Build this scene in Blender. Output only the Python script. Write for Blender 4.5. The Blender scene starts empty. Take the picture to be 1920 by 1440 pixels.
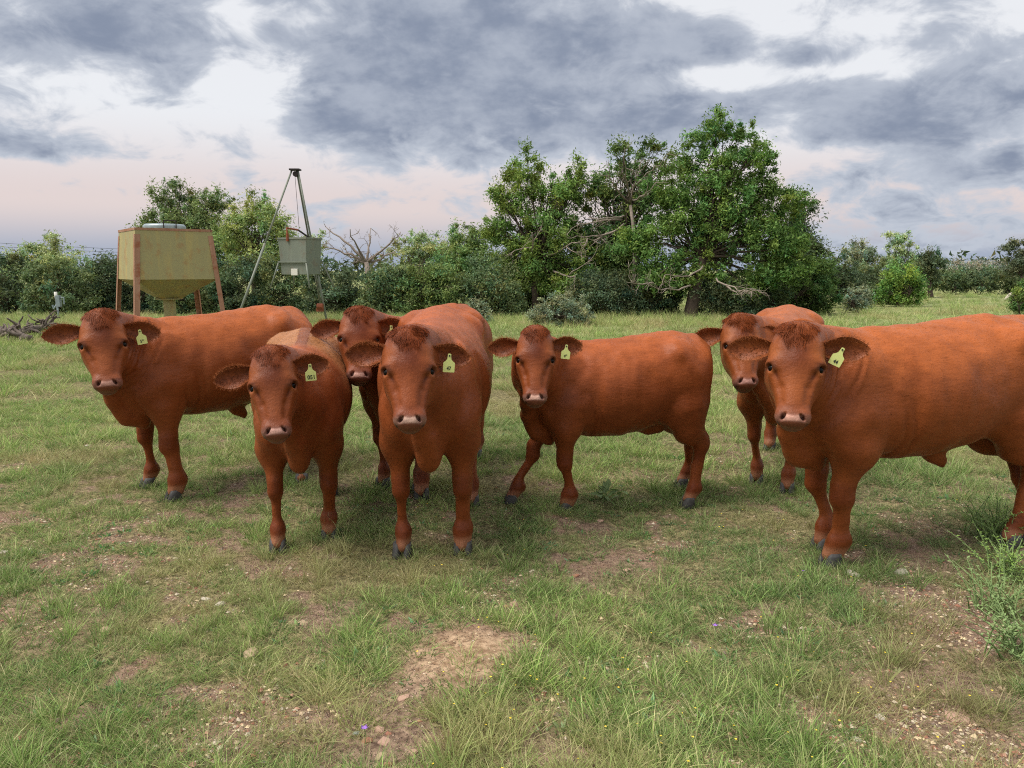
import bpy, math, random
import numpy as np
from mathutils import Vector, Matrix

R = math.radians
rng = np.random.default_rng(7)
random.seed(7)
scene = bpy.context.scene
COL = scene.collection

# ------------------------------------------------------------------ camera
CAM_H = 1.55
PITCH = R(8.49)
FPX = 1440.0                       # focal length in photograph pixels (1920 wide)
cam_d = bpy.data.cameras.new('camera')
cam_d.sensor_width = 36.0
cam_d.lens = 36.0 * FPX / 1920.0
cam_d.clip_start = 0.05
cam_d.clip_end = 3000
cam = bpy.data.objects.new('camera', cam_d)
cam.location = (0, 0, CAM_H)
cam.rotation_euler = (math.pi / 2 - PITCH, 0, 0)
COL.objects.link(cam)
scene.camera = cam
scene.render.resolution_x = 1024
scene.render.resolution_y = 768
scene.render.engine = 'CYCLES'
vs = scene.view_settings
vs.view_transform = 'Standard'
vs.look = 'None'
vs.gamma = 1.0
vs.use_curve_mapping = False
vs.exposure = 1.5

CP, SP = math.cos(PITCH), math.sin(PITCH)
def ray(px, py):
    x = (px - 960) / FPX; y = (720 - py) / FPX
    return np.array([x, CP + y * SP, -SP + y * CP])
def gp(px, py):                    # where the sight line through a photo pixel meets the ground
    d = ray(px, py); t = CAM_H / -d[2]
    return np.array([d[0] * t, d[1] * t])
def at(px, py, t):                 # a point t metres in front of the lens along that line
    return np.array([0, 0, CAM_H]) + ray(px, py) * t

# ------------------------------------------------------------------ node helper
class NT:
    def __init__(s, tree): s.t = tree
    def n(s, typ, **kw):
        nd = s.t.nodes.new(typ)
        ins = kw.pop('ins', {})
        for k, v in kw.items(): setattr(nd, k, v)
        for k, v in ins.items(): s.set(nd.inputs[k], v)
        return nd
    def set(s, sock, v):
        if isinstance(v, bpy.types.NodeSocket): s.t.links.new(v, sock)
        elif isinstance(v, bpy.types.Node): s.t.links.new(v.outputs[0], sock)
        else: sock.default_value = v
    def m(s, op, a, b=None, c=None, clamp=False):
        nd = s.n('ShaderNodeMath', operation=op, use_clamp=clamp)
        s.set(nd.inputs[0], a)
        if b is not None: s.set(nd.inputs[1], b)
        if c is not None: s.set(nd.inputs[2], c)
        return nd.outputs[0]
    def mix(s, f, a, b, blend='MIX'):
        nd = s.n('ShaderNodeMix', data_type='RGBA', blend_type=blend)
        s.set(nd.inputs[0], f)
        for k, v in ((6, a), (7, b)):
            if isinstance(v, tuple) and len(v) == 3: v = v + (1,)
            s.set(nd.inputs[k], v)
        return nd.outputs[2]
    def ss(s, v, lo, hi):          # smoothstep
        nd = s.n('ShaderNodeMapRange', interpolation_type='SMOOTHSTEP')
        s.set(nd.inputs[0], v); nd.inputs[1].default_value = lo; nd.inputs[2].default_value = hi
        return nd.outputs[0]
    def noise(s, vec, scale, detail=4, rough=0.5, dist=0.0):
        nd = s.n('ShaderNodeTexNoise')
        if vec is not None: s.set(nd.inputs['Vector'], vec)
        nd.inputs['Scale'].default_value = scale; nd.inputs['Detail'].default_value = detail
        nd.inputs['Roughness'].default_value = rough; nd.inputs['Distortion'].default_value = dist
        return nd
def lin(r, g, b):                  # sRGB 0-255 to linear
    f = lambda c: (c / 255 / 12.92) if c / 255 <= 0.04045 else ((c / 255 + 0.055) / 1.055) ** 2.4
    return (f(r), f(g), f(b))

# ------------------------------------------------------------------ world: evening sky with broken cloud
SUN_EL, SUN_AZ = R(60), R(250)     # behind the lens, a little to the left
world = bpy.data.worlds.new('World')
scene.world = world
world.use_nodes = True
wt = world.node_tree
wt.nodes.clear()
W = NT(wt)
tc = W.n('ShaderNodeTexCoord')
sep = W.n('ShaderNodeSeparateXYZ', ins={0: tc.outputs['Generated']})
dx, dy, dz = sep.outputs
az = W.m('ARCTAN2', dx, dy)                                  # 0 straight ahead, + right
el = W.m('ARCSINE', dz)
nish = W.n('ShaderNodeTexSky', sky_type='NISHITA')
nish.sun_disc = False
nish.sun_elevation = SUN_EL
nish.sun_rotation = SUN_AZ
nish.air_density = 1.0; nish.dust_density = 2.0; nish.ozone_density = 1.0
# flat cloud deck seen in perspective
inv = W.m('DIVIDE', 1.0, W.m('ADD', W.m('MAXIMUM', dz, 0.0), 0.42))
deck = W.n('ShaderNodeCombineXYZ', ins={0: W.m('MULTIPLY', dx, inv), 1: W.m('MULTIPLY', dy, inv), 2: 0.37})
n1 = W.noise(deck, 3.0, 5, 0.56, 0.2)
n2 = W.noise(deck, 9.0, 7, 0.6, 0.4)
fbm = W.m('ADD', W.m('MULTIPLY', n1.outputs[0], 0.50), W.m('MULTIPLY', n2.outputs[0], 0.50))
# the large masses of this evening: (azimuth, elevation, half width, half height, weight) in degrees
def azel(px, py):
    d = ray(px, py); d = d / np.linalg.norm(d)
    return math.degrees(math.atan2(d[0], d[1])), math.degrees(math.asin(d[2]))
blobs = []
for px, py, rx, ry, w in [
    (150, 130, 250, 120, .20), (60, 40, 260, 80, .14), (330, 20, 200, 55, .16), (700, 60, 260, 110, .20), (900, 150, 330, 130, .26),
    (760, 280, 230, 75, .20), (1080, 250, 190, 80, .14), (1010, 60, 260, 90, .18), (560, 215, 110, 45, .12),
    (1310, 90, 150, 50, .17), (1540, 100, 60, 18, .12), (1740, 70, 50, 30, .12), (1880, 95, 60, 20, .12), (1600, 10, 120, 20, .1), (1250, 205, 140, 55, .18), (1600, 225, 280, 75, .26), (1840, 200, 200, 110, .22),
    (1640, 355, 150, 40, .14), (1760, 430, 260, 40, .17), (1600, 480, 200, 26, .12), (1880, 350, 90, 45, .12), (80, 275, 95, 30, .16), (400, 268, 60, 20, .10), (170, 350, 70, 16, .14), (1700, 60, 60, 40, .09),
    (450, 160, 90, 90, -.14), (440, 30, 40, 30, -.12), (1480, 50, 80, 40, -.10), (1320, 150, 160, 22, -.15), (200, 330, 260, 25, -.06), (1600, 290, 220, 22, -.10), (1690, 120, 90, 20, -.10)]:
    a, e = azel(px, py)
    blobs.append((R(a), R(e), rx / FPX, ry / FPX, w * (.72 if w > 0 else 1.0)))
azel_v = W.n('ShaderNodeCombineXYZ', ins={0: az, 1: el, 2: 0.0})
bias = None
for a, e, rx, ry, w in blobs:
    q = W.n('ShaderNodeMapping', vector_type='TEXTURE', ins={0: azel_v, 1: (a, e, 0), 3: (rx * 1.7, ry * 1.7, 1)})
    ln = W.n('ShaderNodeVectorMath', operation='DOT_PRODUCT', ins={0: q.outputs[0], 1: q.outputs[0]})
    f = W.m('SUBTRACT', 1.0, ln.outputs['Value'], clamp=True)
    f = W.m('MULTIPLY', W.m('MULTIPLY', f, f), w)
    bias = f if bias is None else W.m('ADD', bias, f)
dens = W.m('ADD', fbm, bias)
cover = W.ss(dens, 0.55, 0.67)
thick = W.ss(dens, 0.62, 0.80)
elev_deg = W.m('MULTIPLY', el, 57.2958)
# clear part: washed-out high haze over the Nishita sky, rose band low down
clear = W.mix(W.ss(elev_deg, 0.5, 4.5), lin(168, 180, 202), lin(233, 217, 215))
clear = W.mix(W.ss(elev_deg, 4.5, 11.0), clear, lin(245, 246, 249))
nsk = W.mix(1.0, nish.outputs[0], (0.1, 0.1, 0.1), 'MULTIPLY')
clear = W.mix(0.12, clear, nsk)
cl_lo = W.mix(W.ss(elev_deg, 5.0, 16.0), lin(194, 201, 213), lin(186, 193, 206))
cl_hi = W.mix(W.ss(W.noise(deck, 7.5, 5, 0.6).outputs[0], 0.35, 0.7), lin(136, 147, 168), lin(174, 182, 197))
cloud = W.mix(thick, cl_lo, cl_hi)
skyc = W.mix(cover, clear, cloud)
skyc = W.mix(W.ss(elev_deg, -1.0, -6.0), skyc, (0.09, 0.10, 0.06))
bg = W.n('ShaderNodeBackground', ins={0: skyc, 1: 0.356})     # exposure +1.5 brings it back to the photograph's level
world.cycles.sampling_method = 'MANUAL'
world.cycles.sample_map_resolution = 256
out = W.n('ShaderNodeOutputWorld', ins={0: bg.outputs[0]})

sun_d = bpy.data.lights.new('sun', 'SUN')
sun_d.energy = 1.5
sun_d.angle = R(32)
sun_d.color = (1.0, 0.93, 0.86)
sun = bpy.data.objects.new('sun', sun_d)
sd = Vector((math.sin(SUN_AZ) * math.cos(SUN_EL), math.cos(SUN_AZ) * math.cos(SUN_EL), math.sin(SUN_EL)))
sun.rotation_euler = sd.to_track_quat('Z', 'Y').to_euler()
COL.objects.link(sun)

# ------------------------------------------------------------------ numeric helpers
scene.cycles.use_denoising = False
scene.cycles.filter_width = 1.1
scene.cycles.max_bounces = 4
scene.cycles.use_adaptive_sampling = True
scene.cycles.adaptive_threshold = 0.022
scene.cycles.transparent_max_bounces = 8

def V(*a): return np.array(a, dtype=np.float64)
def unit(v): return v / (np.linalg.norm(v) + 1e-12)
def sstep(x, a, b):
    t = np.clip((x - a) / (b - a), 0, 1); return t * t * (3 - 2 * t)
def hash3(ix, iy, iz, seed=0):
    h = (ix * 374761393 + iy * 668265263 + iz * 2147483647 + seed * 974711) & 0x7fffffff
    h = ((h ^ (h >> 13)) * 1274126177) & 0x7fffffff
    return ((h ^ (h >> 16)) & 0xffff) / 65535.0
def vnoise(p, seed=0):             # value noise, p (N,3), result 0..1
    i = np.floor(p).astype(np.int64); f = p - i; f = f * f * (3 - 2 * f)
    r = 0
    for a in (0, 1):
        for b in (0, 1):
            for c in (0, 1):
                w = (f[:, 0] if a else 1 - f[:, 0]) * (f[:, 1] if b else 1 - f[:, 1]) * (f[:, 2] if c else 1 - f[:, 2])
                r = r + w * hash3(i[:, 0] + a, i[:, 1] + b, i[:, 2] + c, seed)
    return r
def fbm3(p, seed=0, oct=3):
    r = 0; a = 0.5; s = 0
    for o in range(oct):
        r = r + a * vnoise(p * 2 ** o + 17.3 * o, seed + o); s += a; a *= 0.5
    return r / s

def mesh_np(name, verts, faces, mats=(), smooth=True, cols=None, mat_idx=None, colname='Col'):
    """faces: (F,3) or (F,4) integer array"""
    me = bpy.data.meshes.new(name)
    verts = np.asarray(verts, dtype=np.float32); faces = np.asarray(faces, dtype=np.int32)
    nf, k = faces.shape
    me.vertices.add(len(verts)); me.vertices.foreach_set('co', verts.ravel())
    me.loops.add(nf * k); me.loops.foreach_set('vertex_index', faces.ravel())
    me.polygons.add(nf)
    me.polygons.foreach_set('loop_start', np.arange(0, nf * k, k, dtype=np.int32))
    me.polygons.foreach_set('loop_total', np.full(nf, k, dtype=np.int32))
    me.polygons.foreach_set('use_smooth', np.full(nf, smooth))
    for m in mats: me.materials.append(m)
    if mat_idx is not None: me.polygons.foreach_set('material_index', np.asarray(mat_idx, dtype=np.int32))
    if cols is not None:
        a = me.color_attributes.new(colname, 'FLOAT_COLOR', 'POINT')
        c = np.ones((len(verts), 4), dtype=np.float32); c[:, :3] = cols
        a.data.foreach_set('color', c.ravel())
    me.update(calc_edges=True)
    return me
def obj(name, me, parent=None, loc=None):
    o = bpy.data.objects.new(name, me); COL.objects.link(o)
    if parent is not None: o.parent = parent
    if loc is not None: o.location = loc
    return o
def empty(name, loc, rz=0):
    o = bpy.data.objects.new(name, None); COL.objects.link(o)
    o.location = loc; o.rotation_euler = (0, 0, rz); o.empty_display_size = 0.2
    return o
def tag(o, label=None, cat=None, group=None, kind=None):
    if label: o['label'] = label
    if cat: o['category'] = cat
    if group: o['group'] = group
    if kind: o['kind'] = kind
    return o

# ------------------------------------------------------------------ signed-distance sculpting
class Field:
    def __init__(s, axes):
        s.xs = 1.0; s.ax = axes; s.F = np.full([len(a) for a in axes], 0.5, dtype=np.float32)
    def sl(s, lo, hi):
        r = []
        for a, l, h in zip(s.ax, np.asarray(lo, float) * np.array([s.xs, 1, 1]), np.asarray(hi, float) * np.array([s.xs, 1, 1])):
            i0 = max(0, np.searchsorted(a, l) - 1); i1 = min(len(a), np.searchsorted(a, h) + 1)
            if i1 <= i0: return None
            r.append(slice(i0, i1))
        return tuple(r)
    def grid(s, sl):
        return [s.ax[0][sl[0]][:, None, None] / s.xs, s.ax[1][sl[1]][None, :, None], s.ax[2][sl[2]][None, None, :]]
    def put(s, sl, d, k, sub=False):
        a = s.F[sl]; d = d.astype(np.float32)
        if sub:
            d = -d; h = np.maximum(k - np.abs(a - d), 0) / k
            s.F[sl] = np.maximum(a, d) + h * h * k * 0.25
        else:
            h = np.maximum(k - np.abs(a - d), 0) / k
            s.F[sl] = np.minimum(a, d) - h * h * k * 0.25
    def cone(s, a, b, ra, rb, k=0.04, sub=False):
        a = np.asarray(a, float); b = np.asarray(b, float)
        m = max(ra, rb) + k + 0.03
        sl = s.sl(np.minimum(a, b) - m, np.maximum(a, b) + m)
        if sl is None: return
        X, Y, Z = s.grid(sl); ba = b - a; L2 = ba @ ba + 1e-12
        t = np.clip(((X - a[0]) * ba[0] + (Y - a[1]) * ba[1] + (Z - a[2]) * ba[2]) / L2, 0, 1)
        d = np.sqrt((X - a[0] - t * ba[0]) ** 2 + (Y - a[1] - t * ba[1]) ** 2 + (Z - a[2] - t * ba[2]) ** 2) - (ra + (rb - ra) * t)
        s.put(sl, d, k, sub)
    def ell(s, c, r, M=None, k=0.04, sub=False):
        """ellipsoid; rows of M are its axes"""
        c = np.asarray(c, float); r = np.asarray(r, float)
        M = np.eye(3) if M is None else np.asarray(M)
        ext = np.sqrt(((M * r[:, None]) ** 2).sum(0)) + k + 0.03
        sl = s.sl(c - ext, c + ext)
        if sl is None: return
        X, Y, Z = s.grid(sl); X = X - c[0]; Y = Y - c[1]; Z = Z - c[2]
        q = [M[i, 0] * X + M[i, 1] * Y + M[i, 2] * Z for i in range(3)]
        k0 = np.sqrt(sum((q[i] / r[i]) ** 2 for i in range(3)))
        k1 = np.sqrt(sum((q[i] / r[i] ** 2) ** 2 for i in range(3))) + 1e-9
        d = k0 * (k0 - 1) / k1
        s.put(sl, d, k, sub)

def surface_nets(ax, F):
    nx, ny, nz = F.shape
    S = F < 0
    c = np.zeros((nx - 1, ny - 1, nz - 1), dtype=np.uint8)
    for a in (0, 1):
        for b in (0, 1):
            for d in (0, 1):
                c += S[a:nx - 1 + a, b:ny - 1 + b, d:nz - 1 + d]
    act = np.argwhere((c > 0) & (c < 8))
    idx = np.full(c.shape, -1, dtype=np.int32); idx[tuple(act.T)] = np.arange(len(act))
    corners = np.array([(a, b, d) for a in (0, 1) for b in (0, 1) for d in (0, 1)])
    val = np.stack([F[act[:, 0] + a, act[:, 1] + b, act[:, 2] + d] for a, b, d in corners], 1)
    acc = np.zeros((len(act), 3)); cnt = np.zeros(len(act))
    for i in range(8):
        for j in range(i + 1, 8):
            df = corners[j] - corners[i]
            if np.abs(df).sum() != 1: continue
            va, vb = val[:, i], val[:, j]
            m = (va < 0) != (vb < 0)
            t = np.where(m, va / np.where(m, va - vb, 1), 0)
            p = corners[i][None] + t[:, None] * df[None]
            acc += p * m[:, None]; cnt += m
    loc = acc / cnt[:, None]
    P = np.empty_like(loc)
    for d in range(3):
        a = ax[d]; i = act[:, d]
        P[:, d] = a[i] + loc[:, d] * (a[i + 1] - a[i])
    quads = []
    for d in range(3):
        u, v = (d + 1) % 3, (d + 2) % 3
        s0 = [slice(1, n - 1) for n in F.shape]; s1 = list(s0); s0[d] = slice(0, F.shape[d] - 1); s1[d] = slice(1, F.shape[d])
        A, B = S[tuple(s0)], S[tuple(s1)]
        e = np.argwhere(A != B)
        ins = A[tuple(e.T)]
        off = np.array([1, 1, 1]); off[d] = 0
        e = e + off
        def cell(du, dv):
            q = e.copy(); q[:, u] += du; q[:, v] += dv
            return idx[tuple(q.T)]
        q = np.stack([cell(-1, -1), cell(0, -1), cell(0, 0), cell(-1, 0)], 1)
        q[~ins] = q[~ins][:, ::-1]
        quads.append(q)
    Q = np.concatenate(quads)
    return P, Q[(Q >= 0).all(1)]

def relax(P, Q, it=2, lam=0.5):
    e = np.concatenate([Q[:, [0, 1]], Q[:, [1, 2]], Q[:, [2, 3]], Q[:, [3, 0]]])
    n = len(P); cnt = np.bincount(e[:, 0], minlength=n) + np.bincount(e[:, 1], minlength=n)
    for _ in range(it):
        s = np.stack([np.bincount(e[:, 0], P[e[:, 1], d], n) + np.bincount(e[:, 1], P[e[:, 0], d], n) for d in range(3)], 1)
        P = P + lam * (s / np.maximum(cnt, 1)[:, None] - P)
    return P
def vnormals(P, Q):
    fn = np.cross(P[Q[:, 2]] - P[Q[:, 0]], P[Q[:, 3]] - P[Q[:, 1]]) if Q.shape[1] == 4 else np.cross(P[Q[:, 1]] - P[Q[:, 0]], P[Q[:, 2]] - P[Q[:, 0]])
    N = np.zeros_like(P)
    for i in range(Q.shape[1]):
        for d in range(3): N[:, d] += np.bincount(Q[:, i], fn[:, d], len(P))
    return N / (np.linalg.norm(N, axis=1, keepdims=True) + 1e-12)

def tube(path, rad, n=8, cap=True):
    """tapered tube along a polyline -> verts, quads"""
    path = np.asarray(path, float); m = len(path); rad = np.broadcast_to(np.asarray(rad, float), (m,))
    T = np.gradient(path, axis=0); T /= np.linalg.norm(T, axis=1, keepdims=True) + 1e-12
    ref = V(0.31, 0.42, 0.85) if abs(T[0] @ V(0.31, 0.42, 0.85)) < 0.9 else V(1, 0, 0)
    vs_ = []
    u = unit(np.cross(T[0], ref))
    for i in range(m):
        u = unit(u - T[i] * (u @ T[i])); w = np.cross(T[i], u)
        a = np.arange(n) * 2 * math.pi / n
        vs_.append(path[i] + rad[i] * (np.cos(a)[:, None] * u + np.sin(a)[:, None] * w))
    P = np.concatenate(vs_)
    q = []
    for i in range(m - 1):
        for j in range(n):
            q.append((i * n + j, i * n + (j + 1) % n, (i + 1) * n + (j + 1) % n, (i + 1) * n + j))
    if cap:
        c0, c1 = len(P), len(P) + 1
        P = np.concatenate([P, path[:1], path[-1:]])
        for j in range(n):
            q.append((c0, (j + 1) % n, j, j)); b = (m - 1) * n
            q.append((c1, b + j, b + (j + 1) % n, b + (j + 1) % n))
    return P, np.array(q)
class MB:
    """collects pieces that belong to ONE part"""
    def __init__(s): s.P = []; s.Q = []; s.n = 0
    def add(s, P, Q):
        Q = np.asarray(Q)
        s.P.append(np.asarray(P, float)); s.Q.append(Q + s.n); s.n += len(P); return s
    def tube(s, path, rad, n=8): return s.add(*tube(path, rad, n))
    def box(s, lo, hi, M=None, c=None):
        lo = np.asarray(lo, float); hi = np.asarray(hi, float)
        P = np.array([[lo[0], lo[1], lo[2]], [hi[0], lo[1], lo[2]], [hi[0], hi[1], lo[2]], [lo[0], hi[1], lo[2]],
                      [lo[0], lo[1], hi[2]], [hi[0], lo[1], hi[2]], [hi[0], hi[1], hi[2]], [lo[0], hi[1], hi[2]]])
        if M is not None: P = P @ np.asarray(M)
        if c is not None: P = P + np.asarray(c)
        return s.add(P, [(0, 3, 2, 1), (4, 5, 6, 7), (0, 1, 5, 4), (1, 2, 6, 5), (2, 3, 7, 6), (3, 0, 4, 7)])
    def hexa(s, P):                # eight corners, same order as box
        return s.add(P, [(0, 3, 2, 1), (4, 5, 6, 7), (0, 1, 5, 4), (1, 2, 6, 5), (2, 3, 7, 6), (3, 0, 4, 7)])
    def build(s, name, mat, parent=None, smooth=False, loc=None, bevel=0):
        P = np.concatenate(s.P); Q = np.concatenate(s.Q)
        me = bpy.data.meshes.new(name)
        me.from_pydata([tuple(p) for p in P], [], [tuple(dict.fromkeys(int(i) for i in f)) for f in Q])
        me.polygons.foreach_set('use_smooth', np.full(len(me.polygons), smooth))
        me.materials.append(mat); me.update()
        o = obj(name, me, parent, loc)
        if bevel:
            b = o.modifiers.new('bevel', 'BEVEL'); b.width = bevel; b.segments = 2; b.limit_method = 'ANGLE'
        return o

# ------------------------------------------------------------------ materials
def mat_new(name):
    m = bpy.data.materials.new(name); m.use_nodes = True
    t = m.node_tree; t.nodes.clear(); N = NT(t)
    p = N.n('ShaderNodeBsdfPrincipled'); o = N.n('ShaderNodeOutputMaterial', ins={0: p.outputs[0]})
    return m, N, p
def bump(N, p, h, strength=0.3, dist=0.01):
    b = N.n('ShaderNodeBump', ins={'Height': h, 'Strength': strength, 'Distance': dist})
    N.set(p.inputs['Normal'], b.outputs[0])

def coat_material():
    m, N, p = mat_new('red_coat')
    a = N.n('ShaderNodeVertexColor', layer_name='Col')
    tcn = N.n('ShaderNodeTexCoord')
    mp = N.n('ShaderNodeMapping', ins={0: tcn.outputs['Object'], 3: (1.0, 1.0, 0.45)})
    fine = N.noise(mp, 160, 3, 0.6)
    mid = N.noise(tcn.outputs['Object'], 9, 4, 0.6)
    col = N.mix(N.m('MULTIPLY', N.ss(fine.outputs[0], 0.3, 0.7), 0.30), a.outputs[0], N.mix(1.0, a.outputs[0], (0.55, 0.5, 0.45), 'MULTIPLY'))
    col = N.mix(N.m('MULTIPLY', N.ss(mid.outputs[0], 0.45, 0.75), 0.28), col, N.mix(1.0, col, (1.35, 1.4, 1.45), 'MULTIPLY'))
    ms = N.n('ShaderNodeMapping', ins={0: tcn.outputs['Object'], 2: (0, R(-38), 0), 3: (0.22, 0.8, 1.0)})
    streak = N.noise(ms, 52, 4, 0.62, 0.6)
    warp = N.noise(tcn.outputs['Object'], 3.2, 4, 0.6, 0.5)
    col = N.mix(N.m('MULTIPLY', N.ss(streak.outputs[0], 0.42, 0.66), 0.22), col, N.mix(1.0, col, (1.38, 1.40, 1.42), 'MULTIPLY'))
    col = N.mix(N.m('MULTIPLY', N.ss(streak.outputs[0], 0.50, 0.34), 0.20), col, N.mix(1.0, col, (0.62, 0.58, 0.56), 'MULTIPLY'))
    col = N.mix(N.m('MULTIPLY', N.ss(warp.outputs[0], 0.5, 0.68), 0.40), col, N.mix(1.0, col, (0.70, 0.64, 0.66), 'MULTIPLY'))
    N.set(p.inputs['Base Color'], col)
    p.inputs['Roughness'].default_value = 0.45
    p.inputs['Specular IOR Level'].default_value = 0.20
    p.inputs['Sheen Weight'].default_value = 0.05
    p.inputs['Sheen Roughness'].default_value = 0.45
    p.inputs['Sheen Tint'].default_value = (0.95, 0.50, 0.25, 1)
    bump(N, p, N.m('ADD', N.m('ADD', fine.outputs[0], N.m('MULTIPLY', streak.outputs[0], 1.2)), N.m('MULTIPLY', mid.outputs[0], 1.6)), 0.28, 0.008)
    return m
def hair_material():
    m, N, p = mat_new('red_hair')
    a = N.n('ShaderNodeVertexColor', layer_name='Col')
    N.set(p.inputs['Base Color'], a.outputs[0])
    p.inputs['Roughness'].default_value = 0.5
    p.inputs['Specular IOR Level'].default_value = 0.1
    return m
def plain(name, col, rough=0.6, spec=0.4, metal=0.0, var=0.0, scale=20):
    m, N, p = mat_new(name)
    if var:
        t = N.n('ShaderNodeTexCoord'); n = N.noise(t.outputs['Object'], scale, 5, 0.6)
        N.set(p.inputs['Base Color'], N.mix(N.m('MULTIPLY', N.ss(n.outputs[0], 0.3, 0.7), var), col + (1,), tuple(c * 0.35 for c in col) + (1,)))
        bump(N, p, n.outputs[0], 0.3, 0.01)
    else:
        p.inputs['Base Color'].default_value = col + (1,)
    p.inputs['Roughness'].default_value = rough; p.inputs['Specular IOR Level'].default_value = spec; p.inputs['Metallic'].default_value = metal
    return m
M_COAT = coat_material()
M_HAIR = hair_material()
M_EYE = plain('dark_eye', (0.004, 0.003, 0.002), 0.2, 0.14)
M_HOOF = plain('grey_hoof', (0.075, 0.072, 0.07), 0.55, 0.3, var=0.6, scale=30)
M_TAG = plain('yellow_tag', (0.62, 0.68, 0.24), 0.45, 0.4)
M_INK = plain('black_ink', (0.03, 0.035, 0.03), 0.6, 0.2)

# ------------------------------------------------------------------ pasture
def fbm2(x, y, s, seed, oct=3):
    p = np.stack([np.asarray(x, float) * s, np.asarray(y, float) * s, np.zeros(np.shape(x))], -1).reshape(-1, 3)
    return fbm3(p, seed, oct).reshape(np.shape(x))
MOUND = gp(865, 1240)
BARE = [  # photo pixel of the middle, radius (m), weight
    (865, 1240, .21, 1.3), (705, 1400, .19, 1.25), (1180, 1045, .30, .75), (1130, 1100, .18, .5), (960, 1140, .13, .6), (1110, 1000, .3, .45), (120, 1170, .35, .55), (20, 1150, .35, .5),
    (480, 1065, .18, .7), (430, 1385, .22, .6), (560, 1230, .14, .4), (640, 1340, .12, .4), (1850, 1390, .30, 1.0), (1760, 1300, .30, .8), (1700, 1225, .28, .6), (1640, 1270, .25, .6), (1600, 1380, .28, .55),
    (1800, 1130, .30, 1.0), (1830, 1190, .26, .8), (1740, 1045, .30, .6), (1700, 975, .35, .5), (1620, 940, .4, .4), (1370, 840, .5, .55), (1340, 880, .4, .4), (1230, 900, .3, .5), (1010, 1330, .2, .4), (1010, 1400, .22, .5),
    (340, 1110, .2, .5), (880, 1090, .2, .3), (230, 985, .3, .35), (600, 960, .2, .4), (90, 1345, .15, .4), (1240, 1330, .2, .35), (1490, 1180, .2, .35), (640, 1120, .2, .35)]
BARE_W = [(gp(a, b), r, w) for a, b, r, w in BARE]
def bare(x, y):
    v = np.zeros(np.shape(x))
    wob = 1 + 1.9 * (fbm2(x, y, 6.0, 71) - .5)
    for c, r, w in BARE_W:
        d = np.hypot(x - c[0], (y - c[1]) * .8) / (r * wob)
        v = np.maximum(v, w * .72 * np.exp(-d ** 2.4))
    n = fbm2(x, y, 2.4, 81, 3); n2 = fbm2(x, y, 8.0, 91, 2)
    near = sstep(np.asarray(y, float), 9, 4)
    v = np.maximum(v, sstep(n * .4 + n2 * .6, .51, .71) * .64 * (.25 + .75 * near))
    return np.clip(v, 0, 1)
def gz(x, y):
    x = np.asarray(x, float); y = np.asarray(y, float)
    near = sstep(y, 30, 8)
    z = (fbm2(x, y, 1.1, 11, 2) - .5) * .050 * near + (fbm2(x, y, 4.0, 12, 2) - .5) * .022 * near
    z = z + (fbm2(x, y, .08, 13, 2) - .5) * .35 * sstep(y, 14, 45)
    d = np.hypot(x - MOUND[0], y - MOUND[1]) / .27
    z = z + .055 * np.exp(-d ** 2) + np.exp(-(d / .9) ** 4) * (.030 * (fbm2(x, y, 16, 14, 3) - .5) - .016 * np.clip(1 - np.abs(2 * fbm2(x, y, 9, 15, 2) - 1) / .12, 0, 1))
    return z
def axis(lo, hi, c, fine, far, grow):
    a = [c]; s = fine
    while a[-1] < hi: a.append(a[-1] + s); s = min(far, fine + max(0, a[-1] - c - (4 if c == 0 else 5)) * grow)
    b = [c]; s = fine
    while b[-1] > lo: b.append(b[-1] - s); s = min(far, fine + max(0, c - b[-1] - (4 if c == 0 else 1.0)) * grow)
    return np.array(b[:0:-1] + a)
gx = axis(-600, 600, 0, .04, 40, .12); gy = axis(-60, 900, 2.5, .036, 40, .12)
XX, YY = np.meshgrid(gx, gy, indexing='ij')
ZZ = gz(XX, YY); BB = bare(XX, YY)
nx, ny = XX.shape
ii = np.arange(nx * ny).reshape(nx, ny)
gq = np.stack([ii[:-1, :-1], ii[1:, :-1], ii[1:, 1:], ii[:-1, 1:]], -1).reshape(-1, 4)
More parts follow.
